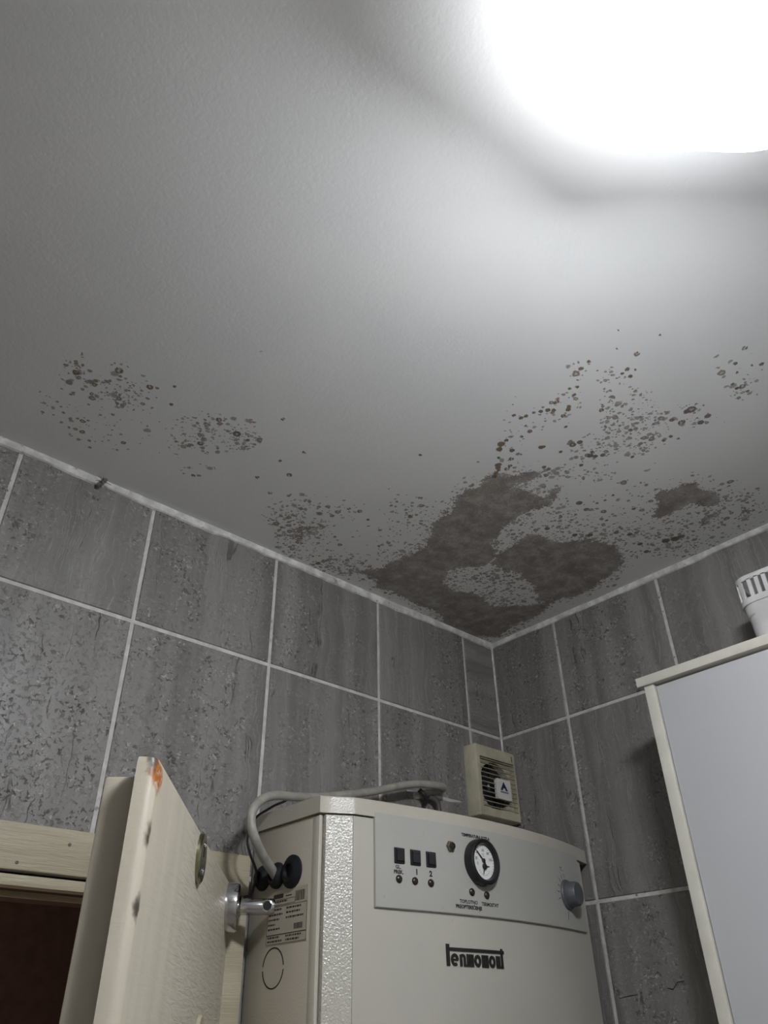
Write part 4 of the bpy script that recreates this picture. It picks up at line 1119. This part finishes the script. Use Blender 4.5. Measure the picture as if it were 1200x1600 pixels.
# slotted collar: bottom hoop, top hoop, bars between the slots
def hoop(name, z0, z1, o0, th, mat=M_basket):
    bm = bmesh.new()
    lv = [ring_at(bm, o0, z0), ring_at(bm, o0, z1 - 0.001), ring_at(bm, o0 + 0.001, z1), ring_at(bm, o0 + th, z1), ring_at(bm, o0 + th, z0)]
    lv.append(lv[0])
    for A, B in zip(lv, lv[1:]):
        for i in range(len(A)): bm.faces.new((A[i], A[(i + 1) % len(A)], B[(i + 1) % len(A)], B[i]))
    return obj(name, bm, mat, bas, smooth=True)
hoop('lower_hoop', BZ0 + 0.0765, BZ0 + 0.087, 0.0, 0.004)
hoop('upper_hoop', BZ0 + 0.1155, BZ0 + 0.1245, 0.0, 0.004)
def bars_along(p0, p1, outv, pitch, w):
    p0, p1 = Vector(p0), Vector(p1)
    L = (p1 - p0).length; dv = (p1 - p0) / L; n = int(L / pitch); o_ = Vector(outv)
    for i in range(n + 1):
        c = p0 + dv * (L - n * pitch) / 2 + dv * pitch * i
        bm = bmesh.new()
        prism(bm, [(-w / 2, 0.086), (w / 2, 0.086), (w / 2, 0.117), (-w / 2, 0.117)], lambda a, b, h: c + dv * a + Vector((0, 0, BZ0 + b)) - o_ * h, 0.0035)
        obj('slot_bar', bm, M_basket, bas)
r = 0.026
bars_along((bx0, by1 - r, 0), (bx0, by0 + r, 0), (-1, 0, 0), 0.0118, 0.0062)
bars_along((bx0 + r, by1, 0), (bx1 - r, by1, 0), (0, 1, 0), 0.0118, 0.0062)
bars_along((bx1, by0 + r, 0), (bx1, by1 - r, 0), (1, 0, 0), 0.0236, 0.0062)
for cx_, cy_, s in ((bx0 + r, by1 - r, 90), (bx0 + r, by0 + r, 180), (bx1 - r, by1 - r, 0), (bx1 - r, by0 + r, 270)):
    for k in (0.33, 0.67):
        a = math.radians(s + 90 * k)
        o_ = Vector((math.cos(a), math.sin(a), 0)); dv = Vector((-o_.y, o_.x, 0)); c = Vector((cx_, cy_, 0)) + o_ * r
        bm = bmesh.new()
        prism(bm, [(-0.0031, 0.086), (0.0031, 0.086), (0.0031, 0.117), (-0.0031, 0.117)], lambda a_, b, h: c + dv * a_ + Vector((0, 0, BZ0 + b)) - o_ * h, 0.0035)
        obj('slot_bar', bm, M_basket, bas)

# ------------------------------------------------------------------ ceiling lamp: stem, added light-shaping cap, wavy opal glass shade, lit
lx, ly = -0.893, -0.998
lamp = empty('ceiling_lamp', (lx, ly, H), 'lit wavy opal glass ceiling lamp at upper right', 'lamp')
LT('lamp_base', (lx, ly, H), (0, 0, -1), [(0.045, 0), (0.045, 0.010), (0.040, 0.014), (0.010, 0.016), (0.010, 0.085), (0, 0.085)], M_lampmetal, lamp, 40)
n = 72
TH0 = math.radians(155)
def lobe(k):
    t = 2 * math.pi * k / n - TH0
    return 0.058 * (1 + 0.28 * math.cos(2 * t) + 0.10 * math.cos(4 * t))
def lring(bm, f, z): return [bm.verts.new((lx + lobe(k) * f * math.cos(2 * math.pi * k / n), ly + lobe(k) * f * math.sin(2 * math.pi * k / n), z)) for k in range(n)]
def loft(bm, rings):
    for A, B in zip(rings, rings[1:]):
        for k in range(n): bm.faces.new((A[k], A[(k + 1) % n], B[(k + 1) % n], B[k]))
    bm.faces.new(rings[0]); bm.faces.new(rings[-1])
bm = bmesh.new()
loft(bm, [lring(bm, CAN_F - 0.06, H - CAN_H), lring(bm, CAN_F, H - CAN_H - 0.004), lring(bm, CAN_F, H - CAN_H - 0.012), lring(bm, CAN_F - 0.05, H - CAN_H - 0.014)])
obj('light_shaping_cap', bm, M_glowtop, lamp, smooth=True)  # invented cap: blocks rays to the near ceiling, glows weakly upward
bm = bmesh.new()
zt = H - CAN_H - 0.0142
loft(bm, [lring(bm, 0.90, zt), lring(bm, 0.98, zt - 0.006), lring(bm, 1.0, zt - 0.013), lring(bm, 0.97, zt - 0.025), lring(bm, 0.86, zt - 0.036), lring(bm, 0.62, zt - 0.045), lring(bm, 0.3, zt - 0.050)])
obj('opal_shade', bm, M_glow, lamp, smooth='all')

# ------------------------------------------------------------------ small dusty cobweb on the bead, upper left
bm = bmesh.new()
random.seed(5)
for (x, y, z, r) in ((-0.9698, -0.009, 2.5845, 0.0042), (-0.9670, -0.010, 2.5905, 0.0034), (-0.9640, -0.010, 2.5960, 0.0038), (-0.9665, -0.012, 2.5870, 0.0028)):
    res = bmesh.ops.create_icosphere(bm, subdivisions=2, radius=r, matrix=Matrix.Translation((x, y, z)))
    for v in res['verts']: v.co += Vector((random.uniform(-1, 1), random.uniform(-1, 1), random.uniform(-1, 1))) * r * 0.28
for k in range(7):
    p = Vector((-0.9668, -0.010, 2.590)); q = p + Vector((random.uniform(-0.014, 0.014), random.uniform(-0.006, 0.0), random.uniform(-0.012, 0.008)))
    tube(bm, [p, (p + q) / 2 + Vector((0, -0.002, 0.001)), q], 0.0005, 5)
tag(obj('cobweb', bm, M_cob, smooth=True), 'small dusty cobweb clump stuck on white bead above tiles', 'cobweb')
